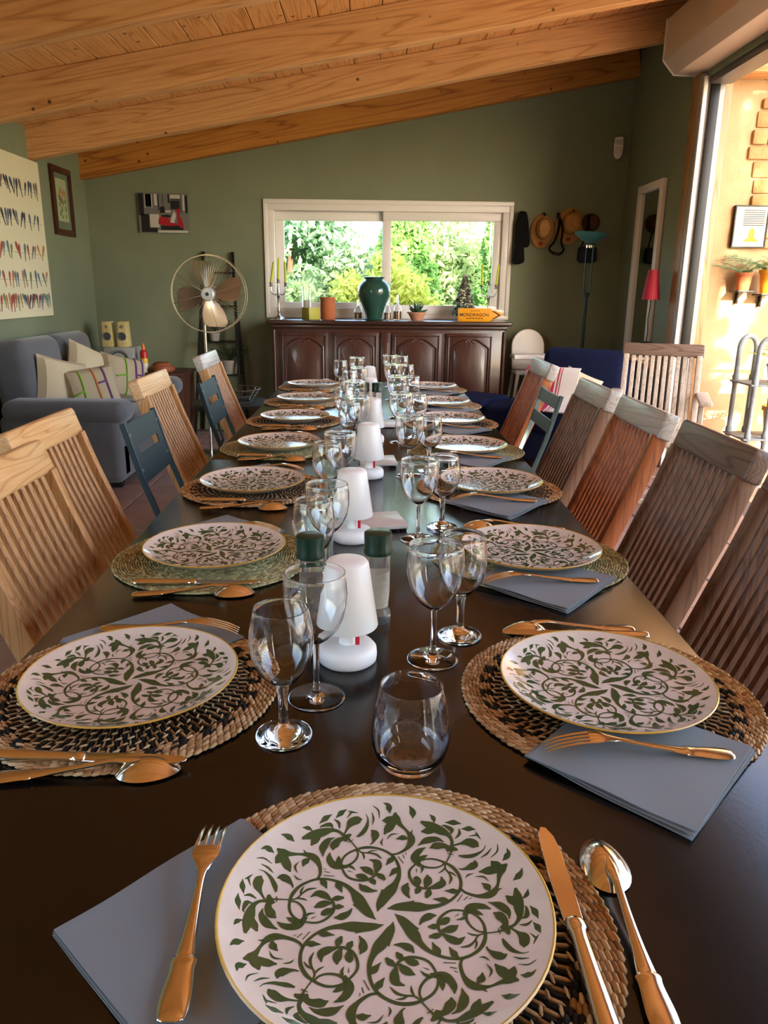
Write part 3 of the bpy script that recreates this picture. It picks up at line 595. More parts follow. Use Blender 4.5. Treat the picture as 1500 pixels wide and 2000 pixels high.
# table lamps
lb_ = me(lathe([(0,0),(.037,0),(.0405,.003),(.0415,.010),(.0405,.020),(.036,.0255),(.018,.0275),(.0,.0275)], 40), 'base', sharp=50)
ls_ = me(lathe([(.0125,.0270),(.0112,.034),(.0108,.060)], 20), 'stem', sharp=50)
lsh = me(lathe([(.0395,.0545),(.0415,.0535),(.0425,.0550),(.0295,.1440),(.0265,.1485),(.018,.1505),(0,.1510),(0,.1490),(.018,.1485),(.0255,.146),(.0280,.142),(.0395,.0560)], 40, False), 'shade', sharp=60)
lt_ = me(box(-.003,.003,-.0006,.0006,.029,.053), 'tag')
for m_, q in ((lb_,PLASTIC),(ls_,PLASTIC),(lsh,PLASTIC),(lt_,REDTAG)): m_.materials.append(q)
for i,(x,y) in enumerate(((-.031,.972),(-.037,1.507),(-.005,2.06),(.004,2.56),(-.005,3.16),(-.01,3.66))):
    t = thing('table_lamp', 'small white cordless table lamp, %s from the front'%ORD[i], 'lamp', (x,y,.75), .0, 'white table lamps on the runner line')
    obj('base', lb_, None, t); obj('stem', ls_, None, t); obj('shade', lsh, None, t); obj('pull_tag', lt_, None, t, loc=(.014,-.012,0), label='red fabric tag')
# mills
CAPG = mat('bottle_green', '#0f3327', .3); ACRY = mat('clear_acrylic', '#f4f2ea', .02, trans=.9, ior=1.3); PEP = mat('peppercorns', '#5a4a36', .8, bump=(300,.8,.003)); SALT = mat('coarse_salt', '#d9d2c4', .8, bump=(300,.8,.003))
mc_ = me(lathe([(.0195,.112),(.0215,.113),(.0222,.118),(.0205,.123),(.0215,.142),(.0212,.146),(.018,.148),(0,.1485),(0,.112)], 32, False), 'cap', sharp=40); mc_.materials.append(CAPG)
mb_ = me(lathe([(0,0),(.0195,0),(.0205,.002),(.0205,.018),(.0175,.022),(.0165,.03),(.0185,.05),(.0190,.10),(.0195,.1118),(0,.1118)], 32, False), 'body', sharp=40); mb_.materials.append(ACRY)
for i,(x,y,pm2,lb) in enumerate(((-.090,1.085,PEP,'green capped pepper mill behind the front left glasses'),(.012,1.103,SALT,'green capped salt mill just behind the front table lamp'),(-.028,3.03,PEP,'far green capped pepper mill on the left of its pair'),(.024,3.02,SALT,'far green capped salt mill on the right of its pair'))):
    t = thing('spice_mill', lb, 'mill', (x,y,.75), group='green capped mills')
    obj('cap', mc_, None, t); obj('body', mb_, None, t); obj('contents', lathe([(0,.024),(.0135,.026),(.0158,.05),(.0165,.085),(0,.085)], 20), pm2, t)
MARB = mat('white_marble', '#d8d2cc', .25, var=('#c3bbb4', 12, (1,1,1)))
for i,(x,y,rz,lb) in enumerate(((.018,1.615,12,'white marble trivet behind the second table lamp'),(.020,2.235,4,'white marble trivet behind the third table lamp'),(.040,2.885,2,'white marble trivet behind the fourth table lamp'))):
    q = thing('trivet', lb, 'trivet', (x,y,.75), R(rz), 'marble trivets')
    obj('slab', box(-.055,.055,-.055,.055,.004,.013), MARB, q, .002)
    for sx in (-1,1):
        for sy in (-1,1): obj('foot', box(sx*.045-.006,sx*.045+.006,sy*.045-.006,sy*.045+.006,0,.004), BLACKM, q)
# ============================================================ CHAIRS
BACK = [(-.305,.905),(-.262,.78),(-.222,.68),(-.180,.575),(-.135,.47)]     # (y,z) of the curved back
def ypath(pts, x): return [(x,a,b) for a,b in pts]
bk = [tuple(p) for p in smoothpts(BACK, 4)]
def build_chair(arms=False, W=.385):
    M = {}
    hw = W/2
    post = bk[1:]+[(-.06,.335),(.06,.16),(.165,0)]
    M['post'] = me(sweep(ypath(post,0), rsec(.028,.046)), 'post', .004, 2)
    M['slat'] = me(sweep(ypath(bk[1:],0), rsec(.021 if arms else .0135,.018 if arms else .024)), 'slat', .0025, 1)
    top = bk[0]; an = math.atan2(bk[0][0]-bk[3][0], bk[0][1]-bk[3][1])
    rp = [(-hw-.004,-.036),(hw+.004,-.036),(hw+.004,.026),(hw-.004,.036),(-hw+.004,.036),(-hw-.004,.026)]
    M['rail'] = me(xf(prism(rp, -.021, .021, 'xz'), T(0,top[0]-.004,top[1]-.004) @ Matrix.Rotation(-an,4,'X')), 'top_rail', .006, 3)
    M['lrail'] = me(box(-hw+.015,hw-.015,-.155,-.13,.445,.485), 'lower_rail', .003, 1)
    M['rleg'] = me(sweep([(0,.16,.43),(0,.02,.28),(0,-.22,0)], rsec(.026,.032)), 'rear_leg', .004, 1)
    M['sslat'] = me(box(-hw+.02,hw-.02,-.017,.017,-.009,.009), 'seat_slat', .003, 1)
    M['srail'] = me(box(-.012,.012,-.16,.19,.40,.43), 'seat_rail', .003, 1)
    M['cross'] = me(box(-hw+.03,hw-.03,-.012,.012,-.012,.012), 'cross_bar', .003, 1)
    if arms:
        M['arm'] = me(box(-.03,.03,-.25,.17,.655,.68), 'armrest', .006, 2)
        M['armp'] = me(sweep([(0,.12,.655),(0,.10,.52),(0,.06,.40)], rsec(.026,.034)), 'arm_support', .004, 1)
    return M
CH = build_chair(); CHA = build_chair(True, .40)
def place_chair(label, x, y, face, ms, mr, group='slatted teak chairs', M=CH, W=.385, dz=0, dup={}):
    """face: direction the sitter looks, as a z rotation of local +y"""
    t = thing('teak_chair', label, 'chair', (x,y,0), face, group); hw = W/2
    key = (id(M), ms.name, mr.name)
    if key not in dup: 
        dup[key] = {k: (lambda m2: (m2.materials.append(mr if k == 'rail' else ms), m2)[1])(m.copy()) for k,m in M.items()}
    D = dup[key]
    for s in (-1,1):
        obj('back_post', D['post'], None, t, loc=(s*(hw-.017),0,0)); obj('rear_leg', D['rleg'], None, t, loc=(s*(hw-.048),0,0)); obj('seat_rail', D['srail'], None, t, loc=(s*(hw-.035),0,0))
    for i in range(10): obj('slat', D['slat'], None, t, loc=((i-4.5)*.0308*(W-.06)/.325,0,0))
    obj('top_rail', D['rail'], None, t); obj('lower_rail', D['lrail'], None, t)
    for i in range(8): obj('seat_slat', D['sslat'], None, t, loc=(0,-.135+i*.044,.44))
    obj('cross_bar', D['cross'], None, t, loc=(0,.1,.1)); obj('cross_bar', D['cross'], None, t, loc=(0,-.15,.085))
    if M is CHA:
        for s in (-1,1): obj('armrest', D['arm'], None, t, loc=(s*(hw+.012),0,0)); obj('arm_support', D['armp'], None, t, loc=(s*(hw-.004),0,0))
    return t
LF, RF = -PI/2, PI/2
TH2 = wood('teak_honey_rail', '#d0a470', '#bd8c56', '#94663a', 'x', 2.0, .4)
TB2 = TEAK_GB
place_chair('honey teak slatted chair nearest on the left, lowest rail', -.395, 1.405, LF, TEAK_H, TH2)
place_chair('honey teak slatted chair behind the nearest one on the left', -.495, 1.850, LF, TEAK_H, TH2)
place_chair('slatted teak chair with pale rail behind the near teal metal chair', -.515, 2.89, LF, TEAK_H, TEAK_L)
place_chair('slatted teak chair with white worn rail and painted sheen behind the far teal metal chair', -.512, 3.885, LF, TEAK_H, TEAK_SHEEN)
place_chair('grey brown slatted chair cut by the right photo edge', .500, 1.272, RF, TEAK_B, TB2)
place_chair('grey brown slatted chair second from the front on the right', .500, 1.735, RF, TEAK_B, TB2)
place_chair('reddish teak chair with grey worn rail and painted sky sheen on the right', .492, 2.215, RF, TEAK_R, TEAK_SHEEN)
place_chair('brown slatted chair with grey rail left of the reddish chair', .488, 2.700, RF, TEAK_B, TEAK_SHEEN)
place_chair('reddish teak chair with grey rail farthest on the right', .495, 3.600, RF, TEAK_R, TEAK_SHEEN)
ac = place_chair('weathered silver teak armchair turned to the camera by the bay', 1.62, 4.28, R(180-20), TEAK_S, TEAK_GB, 'armchair', CHA, .40)
ac['group'] = 'slatted teak chairs'; ac.scale = (1.12,1.12,1.02)
# folding metal chairs
def metal_chair(label, x, y, face, m, plate):
    t = thing('folding_chair', label, 'chair', (x,y,0), face, 'folding metal bistro chairs')
    for s in (-1,1):
        obj('back_post', sweep([(s*.160,-.305,.862),(s*.160,-.255,.685),(s*.160,-.17,.45),(s*.160,.17,0)], rsec(.007,.018)), m, t, .001, 1)
        obj('rear_leg', sweep([(s*.150,.15,.45),(s*.150,-.25,0)], rsec(.007,.018)), m, t, .001, 1)
    A_ = T(0,-.300,.857) @ Matrix.Rotation(math.atan2(.05,.175),4,'X')
    if plate:
        obj('back_plate', xf(join(box(-.166,.166,-.004,.002,-.072,0), box(-.166,.166,-.004,.002,-.185,-.100), box(-.166,-.105,-.004,.002,-.100,-.072), box(.105,.166,-.004,.002,-.100,-.072)), A_), m, t)
        for sx in (-1,1):
            for zz in (-.035,-.145): obj('rivet', xf(lathe([(.006,0),(.005,.002),(0,.003)], 12), A_ @ T(sx*.145,.002,zz) @ Matrix.Rotation(-PI/2,4,'X')), RIVET, t)
    else:
        for zz in (0,-.095): obj('back_slat', xf(box(-.166,.166,-.006,.003,zz-.05,zz), A_), m, t, .002, 1)
    for i in range(7): obj('seat_slat', box(-.165,.165,-.16+i*.052,-.122+i*.052,.450,.457), m, t, .001, 1)
    obj('cross_bar', box(-.17,.17,.11,.122,.07,.082), m, t)
metal_chair('near teal metal folding chair with slotted back plate on the left', -.428, 2.40, LF, STEEL_T, True)
metal_chair('far teal metal folding chair with slotted back plate on the left', -.425, 3.41, LF, STEEL_T, True)
metal_chair('grey green folding chair with two back slats on the right', .43, 3.10, RF, STEEL_G, False)
# ============================================================ LEFT SIDE
SOFA = mat('grey_suede', '#5e5f64', .85, bump=(120,.25,.003), var=('#515257', 3, (1,1,1)), sheen=.3)
s = thing('grey_sofa', 'grey suede two-seat sofa against the left wall', 'sofa', (-1.94,5.50,0))
obj('base', box(-.40,.37,-.72,.72,.05,.30), SOFA, s, .03, 3)
for k,(a,b) in enumerate(((-.56,0),(.0,.56))): obj('seat_cushion', box(-.16,.44,a+.004,b-.004,.28,.46), SOFA, s, .055, 4)
for a,b in ((-.60,-.003),(.003,.60)): obj('back_cushion', xf(box(-.13,.13,a,b,0,.56), T(-.29,0,.36) @ Matrix.Rotation(R(-8),4,'Y')), SOFA, s, .08, 5)
for sy in (-1,1):
    obj('arm', box(-.38,.37,sy*.66-.10,sy*.66+.10,.04,.47), SOFA, s, .05, 4)
    obj('arm_pad', box(-.36,.42,sy*.66-.125,sy*.66+.125,.42,.565), SOFA, s, .07, 5)
for sx in (-.3,.3):
    for sy in (-.65,.65): obj('foot', box(sx-.03,sx+.03,sy-.03,sy+.03,0,.055), BLACKM, s)
CREAM = mat('cream_cotton', '#b9aa8c', .9, bump=(300,.3,.002)); ECRU = mat('ecru_wool', '#a5957a', .95, bump=(160,.7,.004))
yg, og, pg_ = mat('green_wool','#6f9a2c',.95), mat('orange_wool','#b06a35',.95), mat('purple_wool','#5f3a6a',.95)
def pillow(label, loc, eu, w_, h, m, stripes=()):
    t = thing('cushion', label, 'cushion', loc, rote=[R(a) for a in eu], group='cushions on the grey sofa'); t_ = .15
    obj('cover', pill(w_,h,t_), m, t)
    def sp(u,v):
        th = t_/2*((1-u**4)*(1-v**4))**.5; return (w_/2*u*(1-.06*(1-v*v)), -th-.002, h/2*v*(1-.06*(1-u*u)))
    for u0,v0,u1,v1,mm in stripes:
        P = [sp(u0+(u1-u0)*k/10, v0+(v1-v0)*k/10) for k in range(11)]
        obj('stripe', tube(P, .007, 6), mm, t)
pillow('plain cream cushion leaning at the near end of the grey sofa', (-2.05,5.12,.615), (-8,14,62), .40, .36, CREAM)
pillow('ecru cushion with green, orange and purple stripes in front', (-1.87,5.17,.585), (-14,-6,40), .36, .30, ECRU, ((-.45,-.9,-.45,.9,yg),(-.85,-.2,-.45,-.05,yg),(.15,-.9,.05,.92,og),(.55,-.9,.45,.92,pg_),(.15,.2,.5,.25,pg_)))
pillow('cream cushion with fine weave behind the striped ones', (-2.02,5.58,.66), (-16,24,58), .40, .36, CREAM)
pillow('ecru cushion with green and purple stripes at the far end', (-1.83,5.72,.60), (-18,14,48), .36, .34, ECRU, ((-.1,-.9,-.1,.9,yg),(-.6,-.1,-.1,.05,yg),(.35,-.5,.35,.92,pg_),(.35,.1,.8,.15,pg_),(.7,-.3,.7,.9,pg_)))
# canvas with birds
cv = thing('bird_canvas', 'large cream canvas of small birds perched on wires', 'picture', (-2.43,5.40,1.565))
CANV = mat('canvas_cream', '#cfc7a8', .9, bump=(400,.2,.001)); obj('canvas', box(0,.03,-.60,.59,-.53,.53), CANV, cv, .003, 1)
BC = {k: mat('bird_'+k, c, .8) for k,c in dict(ink='#3b3f4c', slate='#596172', red='#94493a', orange='#a56f46', green='#66734a', teal='#54707a', brown='#7a5a48').items()}
def bird(y, z, s, lean, up):
    P = [(-.012,.02),(.0,.034),(.012,.03),(.018,.012),(.014,-.01),(.006,-.03),(.003,-.075),(-.005,-.075),(-.008,-.03),(-.014,0)]
    c, q = math.cos(lean), math.sin(lean); return [(y+(a*c-b*q)*s*(1), z+(a*q+b*c)*s*up) for a,b in P]
br = random.Random(9); birds = {k: [] for k in BC}; wires = []
for row, zz in enumerate((.33,.12,-.09,-.27,-.42)):
    wires.append(prism([(-.56,zz-.006),(.555,zz-.014),(.555,zz-.012),(-.56,zz-.004)], .0302, .0306, 'yz'))
    y = -.52
    while y < .54:
        k = br.choice(('ink','slate','ink','brown') if row == 0 else ('ink','slate','ink','teal') if row == 1 else ('red','orange','green','slate','teal') if row < 4 else ('red','green','orange','ink','teal','red'))
        birds[k].append(prism(bird(y, zz+.018+br.uniform(-.006,.01), br.uniform(.85,1.15), br.uniform(-.5,.6), 1), .0306, .0312, 'yz')); y += br.choice((.035,.05,.055,.085)) if row != 4 else br.uniform(.028,.045)
for q_ in wires: obj('printed_wire', q_, BC['slate'], cv)
for k,b in birds.items():
    for q_ in b: obj('printed_bird', q_, BC[k], cv)
# framed flower print
fp = thing('framed_print', 'narrow dark framed flower print near the left corner', 'picture', (-2.43,6.435,1.88))
DWOOD = wood('dark_frame', '#4a2413', '#381a0d', '#220e06', 'z', 3, .4)
def yz(g): return [(b,a,c) for a,b,c in g[0]], [f[::-1] for f in g[1]]
obj('frame', yz(frame(-.195,.195,-.25,.25,.045,0,.025)), DWOOD, fp, .003)
obj('mount', box(.002,.010,-.15,.15,-.205,.205), mat('grey_green_mount','#6a7562',.8), fp)
obj('print', box(.010,.0108,-.105,.105,-.145,.165), mat('print_cream','#b9b892',.8), fp)
fr_ = random.Random(5)
for nm, c, n, zr in (('printed_flowers','#b57a45',9,(-.02,.09)),('printed_leaves','#5f7040',12,(-.14,.03))):
    obj(nm, join(*[prism([(cy+rr*math.cos(a)*.7, cz+rr*math.sin(a)*1.2) for a in np.linspace(0,2*PI,7)[:-1]], .0109, .0112, 'yz') for cy,cz,rr in [(fr_.uniform(-.06,.07), fr_.uniform(*zr), fr_.uniform(.012,.028)) for _ in range(n)]]), mat(nm,c,.8), fp)
obj('glazing', box(.0125,.0135,-.152,.152,-.207,.207), PANE, fp)
# scooter print on the back wall
sp_ = thing('scooter_print', 'black and white street print with a red scooter', 'picture', (-1.775,7.0,1.855))
obj('panel', box(-.215,.21,-.022,0,-.16,.16), mat('print_grey','#6c6a66',.6), sp_)
PB, PW, PRD, PL = mat('print_black','#161616',.6), mat('print_white','#b9b4aa',.6), mat('print_red','#a01220',.5), mat('print_light','#8f8a82',.6)
def fl2(polys, y=-.0226): return [prism(p, y, y+.0005, 'xz') for p in polys]
def rc(x0,x1,z0,z1): return [(x0,z0),(x1,z0),(x1,z1),(x0,z1)]
[obj('dark_patch', q_, PB, sp_) for q_ in fl2([rc(-.045,-.035,.02,.15),rc(-.005,.0,.03,.15),rc(.145,.150,.0,.15),rc(.065,.135,.105,.113),rc(-.148,-.128,.055,.145),rc(-.122,-.102,.055,.145),rc(-.21,-.165,-.02,.155),rc(-.15,-.10,.05,.15),rc(-.195,-.125,-.155,-.01),rc(-.125,-.06,-.155,-.12),rc(.04,.055,.08,.15),rc(.06,.14,.03,.10),rc(.185,.205,0,.14),rc(-.03,.01,0,.05),rc(-.03,.16,-.135,-.10)])]
[obj('pale_patch', q_, PW, sp_) for q_ in fl2([rc(-.075,-.05,.06,.15),rc(-.12,-.04,-.115,-.01),rc(.06,.15,.115,.145),rc(.015,.06,.005,.02),rc(-.055,.2,-.158,-.14),rc(.165,.18,.02,.145),rc(-.155,-.148,.04,.15),rc(-.1,-.092,.04,.15)])]
[obj('print_scooter', q_, PRD, sp_) for q_ in fl2([[(-.05,-.09),(-.045,-.045),(-.02,-.03),(.035,-.035),(.06,-.075),(.11,-.085),(.115,.0),(.095,.03),(.13,.035),(.14,.02),(.135,-.02),(.155,-.06),(.165,-.12),(.14,-.12),(.12,-.095),(.06,-.105),(.0,-.10)]], -.0232)]
[obj('print_shield', q_, PW, sp_) for q_ in fl2([[(.05,-.075),(.085,-.08),(.105,-.02),(.09,.02),(.07,-.02)]], -.0237)]
[obj('print_seat', q_, PB, sp_) for q_ in fl2([[(-.02,-.03),(.05,-.035),(.065,-.02),(.03,-.012),(-.02,-.018)]], -.0237)]
# speakers on a low chest
ch = thing('low_chest', 'dark low chest behind the grey sofa arm', 'chest', (-1.98,6.66,0))
DKW = wood('dark_chest_wood', '#4b2a1c', '#381d12', '#200f08', 'x', 2, .5)
obj('body', box(-.38,.40,-.20,.24,.03,.535), DKW, ch, .006); obj('lid', box(-.40,.42,-.22,.26,.535,.56), DKW, ch, .005)
for sx in (-.33,.35):
    for sy in (-.15,.19): obj('foot', box(sx-.025,sx+.025,sy-.025,sy+.025,0,.03), DKW, ch)
SPK = mat('pale_yellow_wood', '#d8c68c', .4, var=('#cdb878', 8, (1,1,.2))); DGREY = mat('speaker_cone', '#4b4f54', .5); LGREY = mat('speaker_ring', '#9a9c9a', .35, .4)
sw = thing('subwoofer', 'silver grey subwoofer box with round cone on the chest', 'speaker', (-2.10,6.60,.56))
obj('cabinet', box(-.12,.12,-.12,.14,0,.205), mat('silver_grey','#a9aaa6',.4,.2), sw, .006)
FR = T(0,-.121,.10) @ Matrix.Rotation(PI/2,4,'X')
obj('surround', xf(lathe([(.092,0),(.088,.006),(.078,.004),(.07,.0)], 32, False), FR), LGREY, sw)
obj('cone', xf(lathe([(.078,.003),(.05,-.004),(.032,-.012),(.028,-.004),(.018,.003),(0,.005)], 32, False), FR), DGREY, sw); obj('dust_cap', xf(lathe([(.03,.002),(.02,.008),(0,.011)], 20), FR), LGREY, sw)
for i,(x,lb) in enumerate(((-2.205,'left pale wooden satellite speaker on the subwoofer'),(-2.080,'right pale wooden satellite speaker on the subwoofer'))):
    t = thing('satellite_speaker', lb, 'speaker', (x,6.60,.765), group='satellite speakers')
    obj('cabinet', prism([(-.046,0),(.046,0),(.036,.205),(-.036,.205)], -.05, .06, 'xz'), SPK, t, .006)
    F1 = T(0,-.051,.085) @ Matrix.Rotation(PI/2,4,'X'); F2 = T(0,-.051,.163) @ Matrix.Rotation(PI/2,4,'X')
    obj('woofer', xf(lathe([(.034,0),(.032,.004),(.025,.001),(.012,-.004),(.008,.002),(0,.003)], 28), F1), DGREY, t); obj('woofer_ring', xf(lathe([(.036,0),(.035,.003),(.031,.004),(.030,0)], 28, False), F1), LGREY, t)
    obj('tweeter', xf(lathe([(.014,0),(.013,.003),(.006,.001),(0,.004)], 20), F2), LGREY, t); obj('badge', box(-.004,.004,-.0525,-.0505,.02,.026), mat('badge_brown','#6b4a2a',.5), t)
sb_ = thing('spray_bottle', 'red and yellow spray can with orange cap', 'bottle', (-1.905,6.53,.56))
obj('can_lower', lathe([(0,0),(.03,0),(.031,.004),(.031,.085),(0,.085)], 24), mat('can_white','#d6d1c6',.4), sb_); obj('can_band', lathe([(.0312,.075),(.0312,.115)], 24, False), mat('can_yellow','#e0b12c',.4), sb_)
obj('can_upper', lathe([(0,.085),(.031,.085),(.031,.165),(.024,.18),(.016,.185),(0,.185)], 24), mat('can_red','#b3241c',.35), sb_); obj('nozzle', lathe([(.016,.184),(.016,.2),(.011,.22),(.008,.235),(0,.235)], 16), mat('can_orange','#dd7a22',.4), sb_)
bs = thing('rust_dish', 'rust coloured lidded dish on the low chest', 'dish', (-1.765,6.55,.56))
RUST = mat('rust_ceramic', '#8c4a2a', .6); obj('dish', lathe([(0,0),(.085,0),(.105,.02),(.108,.04),(0,.04)], 32), RUST, bs, .002); obj('lid', lathe([(0,.04),(.098,.041),(.092,.055),(.078,.06),(.07,.075),(.04,.085),(0,.086)], 32), RUST, bs)
# pedestal fan
fn = thing('pedestal_fan', 'brushed metal pedestal fan with round wire guard', 'fan', (-1.225,5.78,0))
obj('base', lathe([(0,0),(.20,0),(.20,.012),(.17,.025),(.03,.04),(0,.04)], 40), CHROME, fn); obj('pole', tube([(0,0,.03),(0,0,1.02)], .0125, 14), CHROME, fn)
obj('pole_collar', lathe([(.02,.62),(.022,.63),(.022,.68),(.02,.69)], 16), CHROME, fn); obj('motor', xf(lathe([(0,0),(.06,.0),(.07,.03),(.07,.13),(.05,.17),(0,.18)], 28), T(.07,-.04,1.205) @ Matrix.Rotation(-PI/2,4,'X')), CHROME, fn)
obj('neck', tube([(0,0,1.0),(.02,.03,1.1),(.07,.06,1.2)], .016, 10), CHROME, fn)
FA = T(.07,-.10,1.205) @ Matrix.Rotation(PI/2,4,'X')
GW = mat('guard_wire', '#b9b09c', .3, 1)
ringp = lambda r, z_: tube([(r*math.cos(a), r*math.sin(a), z_) for a in np.linspace(0,2*PI,49)], .0035 if r > .25 else .0022, 6, False)
obj('outer_ring', xf(join(ringp(.268,.0), ringp(.262,.05)), FA), GW, fn)
wr_ = []
for k in range(72):
    a = 2*PI*k/72; wr_.append(tube([(r*math.cos(a), r*math.sin(a), z_) for r,z_ in ((.05,.085),(.15,.082),(.225,.066),(.268,0))], .0007, 4, False))
gw_ = obj('guard', xf(join(*wr_), FA), GW, fn); gw_['kind'] = 'stuff'
obj('rear_guard', xf(join(*[tube([(r*math.cos(a), r*math.sin(a), z_) for r,z_ in ((.06,-.075),(.15,-.075),(.225,-.06),(.268,0))], .0012, 4, False) for a in np.linspace(0,2*PI,25)[:-1]]), FA), GW, fn)
for k in range(8): a = 2*PI*k/8+.25; obj('spoke', xf(tube([(r*math.cos(a), r*math.sin(a), z_) for r,z_ in ((.045,.087),(.15,.084),(.225,.068),(.268,.002))], .0022, 6), FA), GW, fn)
BLD = mat('fan_blade', '#bfb097', .3, .9)
for k in range(4):
    a = R(98+90*k); V, F = [], []
    for i in range(9):
        t_ = i/8; r_ = .045+.185*t_; wd = .03+.05*math.sin(min(1,t_*1.15)*PI*.62); 
        wd = wd if t_ < .9 else wd*.72
        for j in range(5):
            q = j/4-.5; V.append((r_*1.0+.02*q*t_, wd*2*q+.015*t_, .028+q*-.055*(1-.3*t_)))
    for i in range(8):
        for j in range(4): F.append((i*5+j,(i+1)*5+j,(i+1)*5+j+1,i*5+j+1))
    V2 = [(x,y,z_-.0015) for x,y,z_ in V]; n_ = len(V)
    obj('blade', xf(join((V,F),(V2,[f[::-1] for f in F])), FA @ Matrix.Rotation(a,4,'Z')), BLD, fn, sharp=60)
obj('hub', xf(lathe([(0,0),(.047,0),(.049,.07),(.047,.088),(.040,.094),(.014,.096),(0,.096)], 32), FA), mat('hub_grey','#b9bcbc',.35,.3), fn); obj('badge', xf(lathe([(0,.097),(.013,.097),(.011,.099),(0,.099)], 20), FA), mat('badge_navy','#1b2433',.4), fn)
# ladder shelf with plants
ld = thing('ladder_shelf', 'black metal ladder shelf behind the fan', 'shelf', (-1.33,6.80,0))
for sx in (-1,1):
    obj('upright', sweep([(sx*.125,.18,1.545),(sx*.205,-.18,0)], rsec(.022,.03)), BLACKM, ld, .002, 1)
    obj('rear_upright', sweep([(sx*.205,.17,0),(sx*.150,.18,1.0)], rsec(.02,.02)), BLACKM, ld, .002, 1)
for zz in (.22,.52,.80,1.10,1.38):
    h_ = .205-.08*zz/1.545; yf = -.18+.36*zz/1.545; obj('rung_shelf', box(-h_,h_,yf,.19,zz-.012,zz), BLACKM, ld, .002, 1)
WPOT = mat('grey_white_pot', '#8f8b82', .6); DLEAF = leafmat('leaf_dark','#2d4a33','#3f5f3d')
frond_plant('potted_plant', 'dark green plant in a grey pot on the ladder shelf', (-1.25,6.85,.52), 10, .26, .16, DLEAF, WPOT, .075, .12, 21)
frond_plant('potted_plant', 'small trailing plant on an upper ladder shelf rung', (-1.38,6.90,.80), 8, .2, .14, DLEAF, WPOT, .05, .08, 22)
# low dark iron table
it = thing('iron_table', 'low black wrought iron table beyond the left chairs', 'table', (-.93,5.15,0))
obj('table_top', lathe([(0,.50),(.26,.50),(.27,.507),(.26,.515),(0,.515)], 40), BLACKM, it)
for k in range(3):
    a = 2*PI*k/3+.5; obj('leg', tube([(.2*math.cos(a),.2*math.sin(a),.5),(.1*math.cos(a),.1*math.sin(a),.25),(.23*math.cos(a),.23*math.sin(a),0)], .009, 8), BLACKM, it)
ib = obj('iron_basket', join(*[tube([(.16*math.cos(a),.16*math.sin(a),.09),(.10*math.cos(a),.10*math.sin(a),.004)], .003, 5) for a in np.linspace(0,2*PI,17)[:-1]], *[tube([(r_*math.cos(a),r_*math.sin(a),z_) for a in np.linspace(0,2*PI,33)], .004, 6, False) for r_,z_ in ((.16,.09),(.13,.048),(.10,.005))]), mat('pewter','#6b6862',.3,.9), None, loc=(-.90,5.13,.515)); tag(ib, 'openwork metal basket on the low iron table', 'basket')
# ============================================================ SIDEBOARD AND WHAT STANDS ON IT
WAL = wood('walnut', '#412016', '#32170f', '#1d0d08', 'z', 2.2, .32, coat=.2); WALX = wood('walnut_top', '#38211a', '#2b1812', '#1a0d08', 'x', 2.0, .28, coat=.3)
bu = thing('sideboard', 'carved dark walnut four-door sideboard under the window', 'sideboard', (.145,6.5,0))
obj('body', box(-.955,.965,.015,.46,.08,.955), WAL, bu, .004); obj('worktop', box(-1.005,1.02,-.03,.475,.965,1.0), WALX, bu, .01, 3); obj('cornice', box(-.975,.985,-.012,.46,.935,.965), WALX, bu, .008, 3)
obj('plinth', box(-.965,.975,-.005,.46,0,.08), WAL, bu, .008)
for x in (-.955,.965): obj('corner_column', xf(lathe([(.014,.1),(.016,.2),(.016,.85),(.014,.92)], 12), T(x,.012,0)), WAL, bu)
def arch(w_, h, n=14, k=.07):
    """door panel outline with the shaped arch top, centred on x, bottom at 0"""
    L1 = [(-w_/2,0),(w_/2,0),(w_/2,h-k)]; P = []
    for i in range(n+1):
        t = i/n; x = w_/2*(1-t); P.append((x, h-k+k*(math.sin(t*PI*.62)/math.sin(PI*.5))*.98 if t < .8 else h-k+k*(.98*math.sin(.8*PI*.62)-(t-.8)*1.6)))
    return L1+P+[(-x,z_) for x,z_ in P[::-1][1:]]
for xc,w_ in ((-.705,.40),(-.278,.385),(.234,.41),(.677,.40)):
    d = obj('door', box(xc-w_/2,xc+w_/2,-.004,.016,.115,.905), WAL, bu, .003)
    obj('moulding', mv(frame(-w_/2+.014,w_/2-.014,.13,.89,.014,-.014,-.003),xc), WAL, d, .004)
    P = arch(w_-.13,.66); obj('panel', xf(prism(P, -.013, -.003, 'xz'), T(xc,0,.175)), WAL, d, .006, 2)
    Q = arch(w_-.085,.70); Q3 = [(x+xc,-.007,z_+.155) for x,z_ in Q]; obj('panel_moulding', tube(Q3+Q3[:1], .0085, 6, False), WAL, d)
    obj('carving', join(*[xf(lathe([(0,-.006),(.012,-.003),(.014,0),(0,.004)], 10), T(xc+dx,-.012,.825+dz) @ Matrix.Rotation(PI/2,4,'X') @ Matrix.Diagonal((s_,1.5*s_,1,1))) for dx,dz,s_ in ((0,0,1),(-.02,.012,.8),(.02,.012,.8),(-.038,.008,.6),(.038,.008,.6),(0,-.02,.7))]), WAL, d)
    obj('keyhole_plate', box(xc+(w_/2-.022)*(1 if xc in (-.705,.234) else -1)-.005, xc+(w_/2-.022)*(1 if xc in (-.705,.234) else -1)+.005,-.007,-.003,.47,.53), mat('brass_dark','#7a5a2a',.4,.8) if 'brass_dark' not in MATS else MATS['brass_dark'], d)
obj('centre_stile', box(-.065,.01,-.006,.016,.115,.905), WAL, bu, .003); obj('centre_panel', box(-.05,-.005,-.012,-.004,.2,.83), WAL, bu, .004)
SIL = mat('tarnished_silver', '#a9a69c', .25, 1); CAND = mat('lime_candle', '#b5c21f', .5); CZ = 1.0
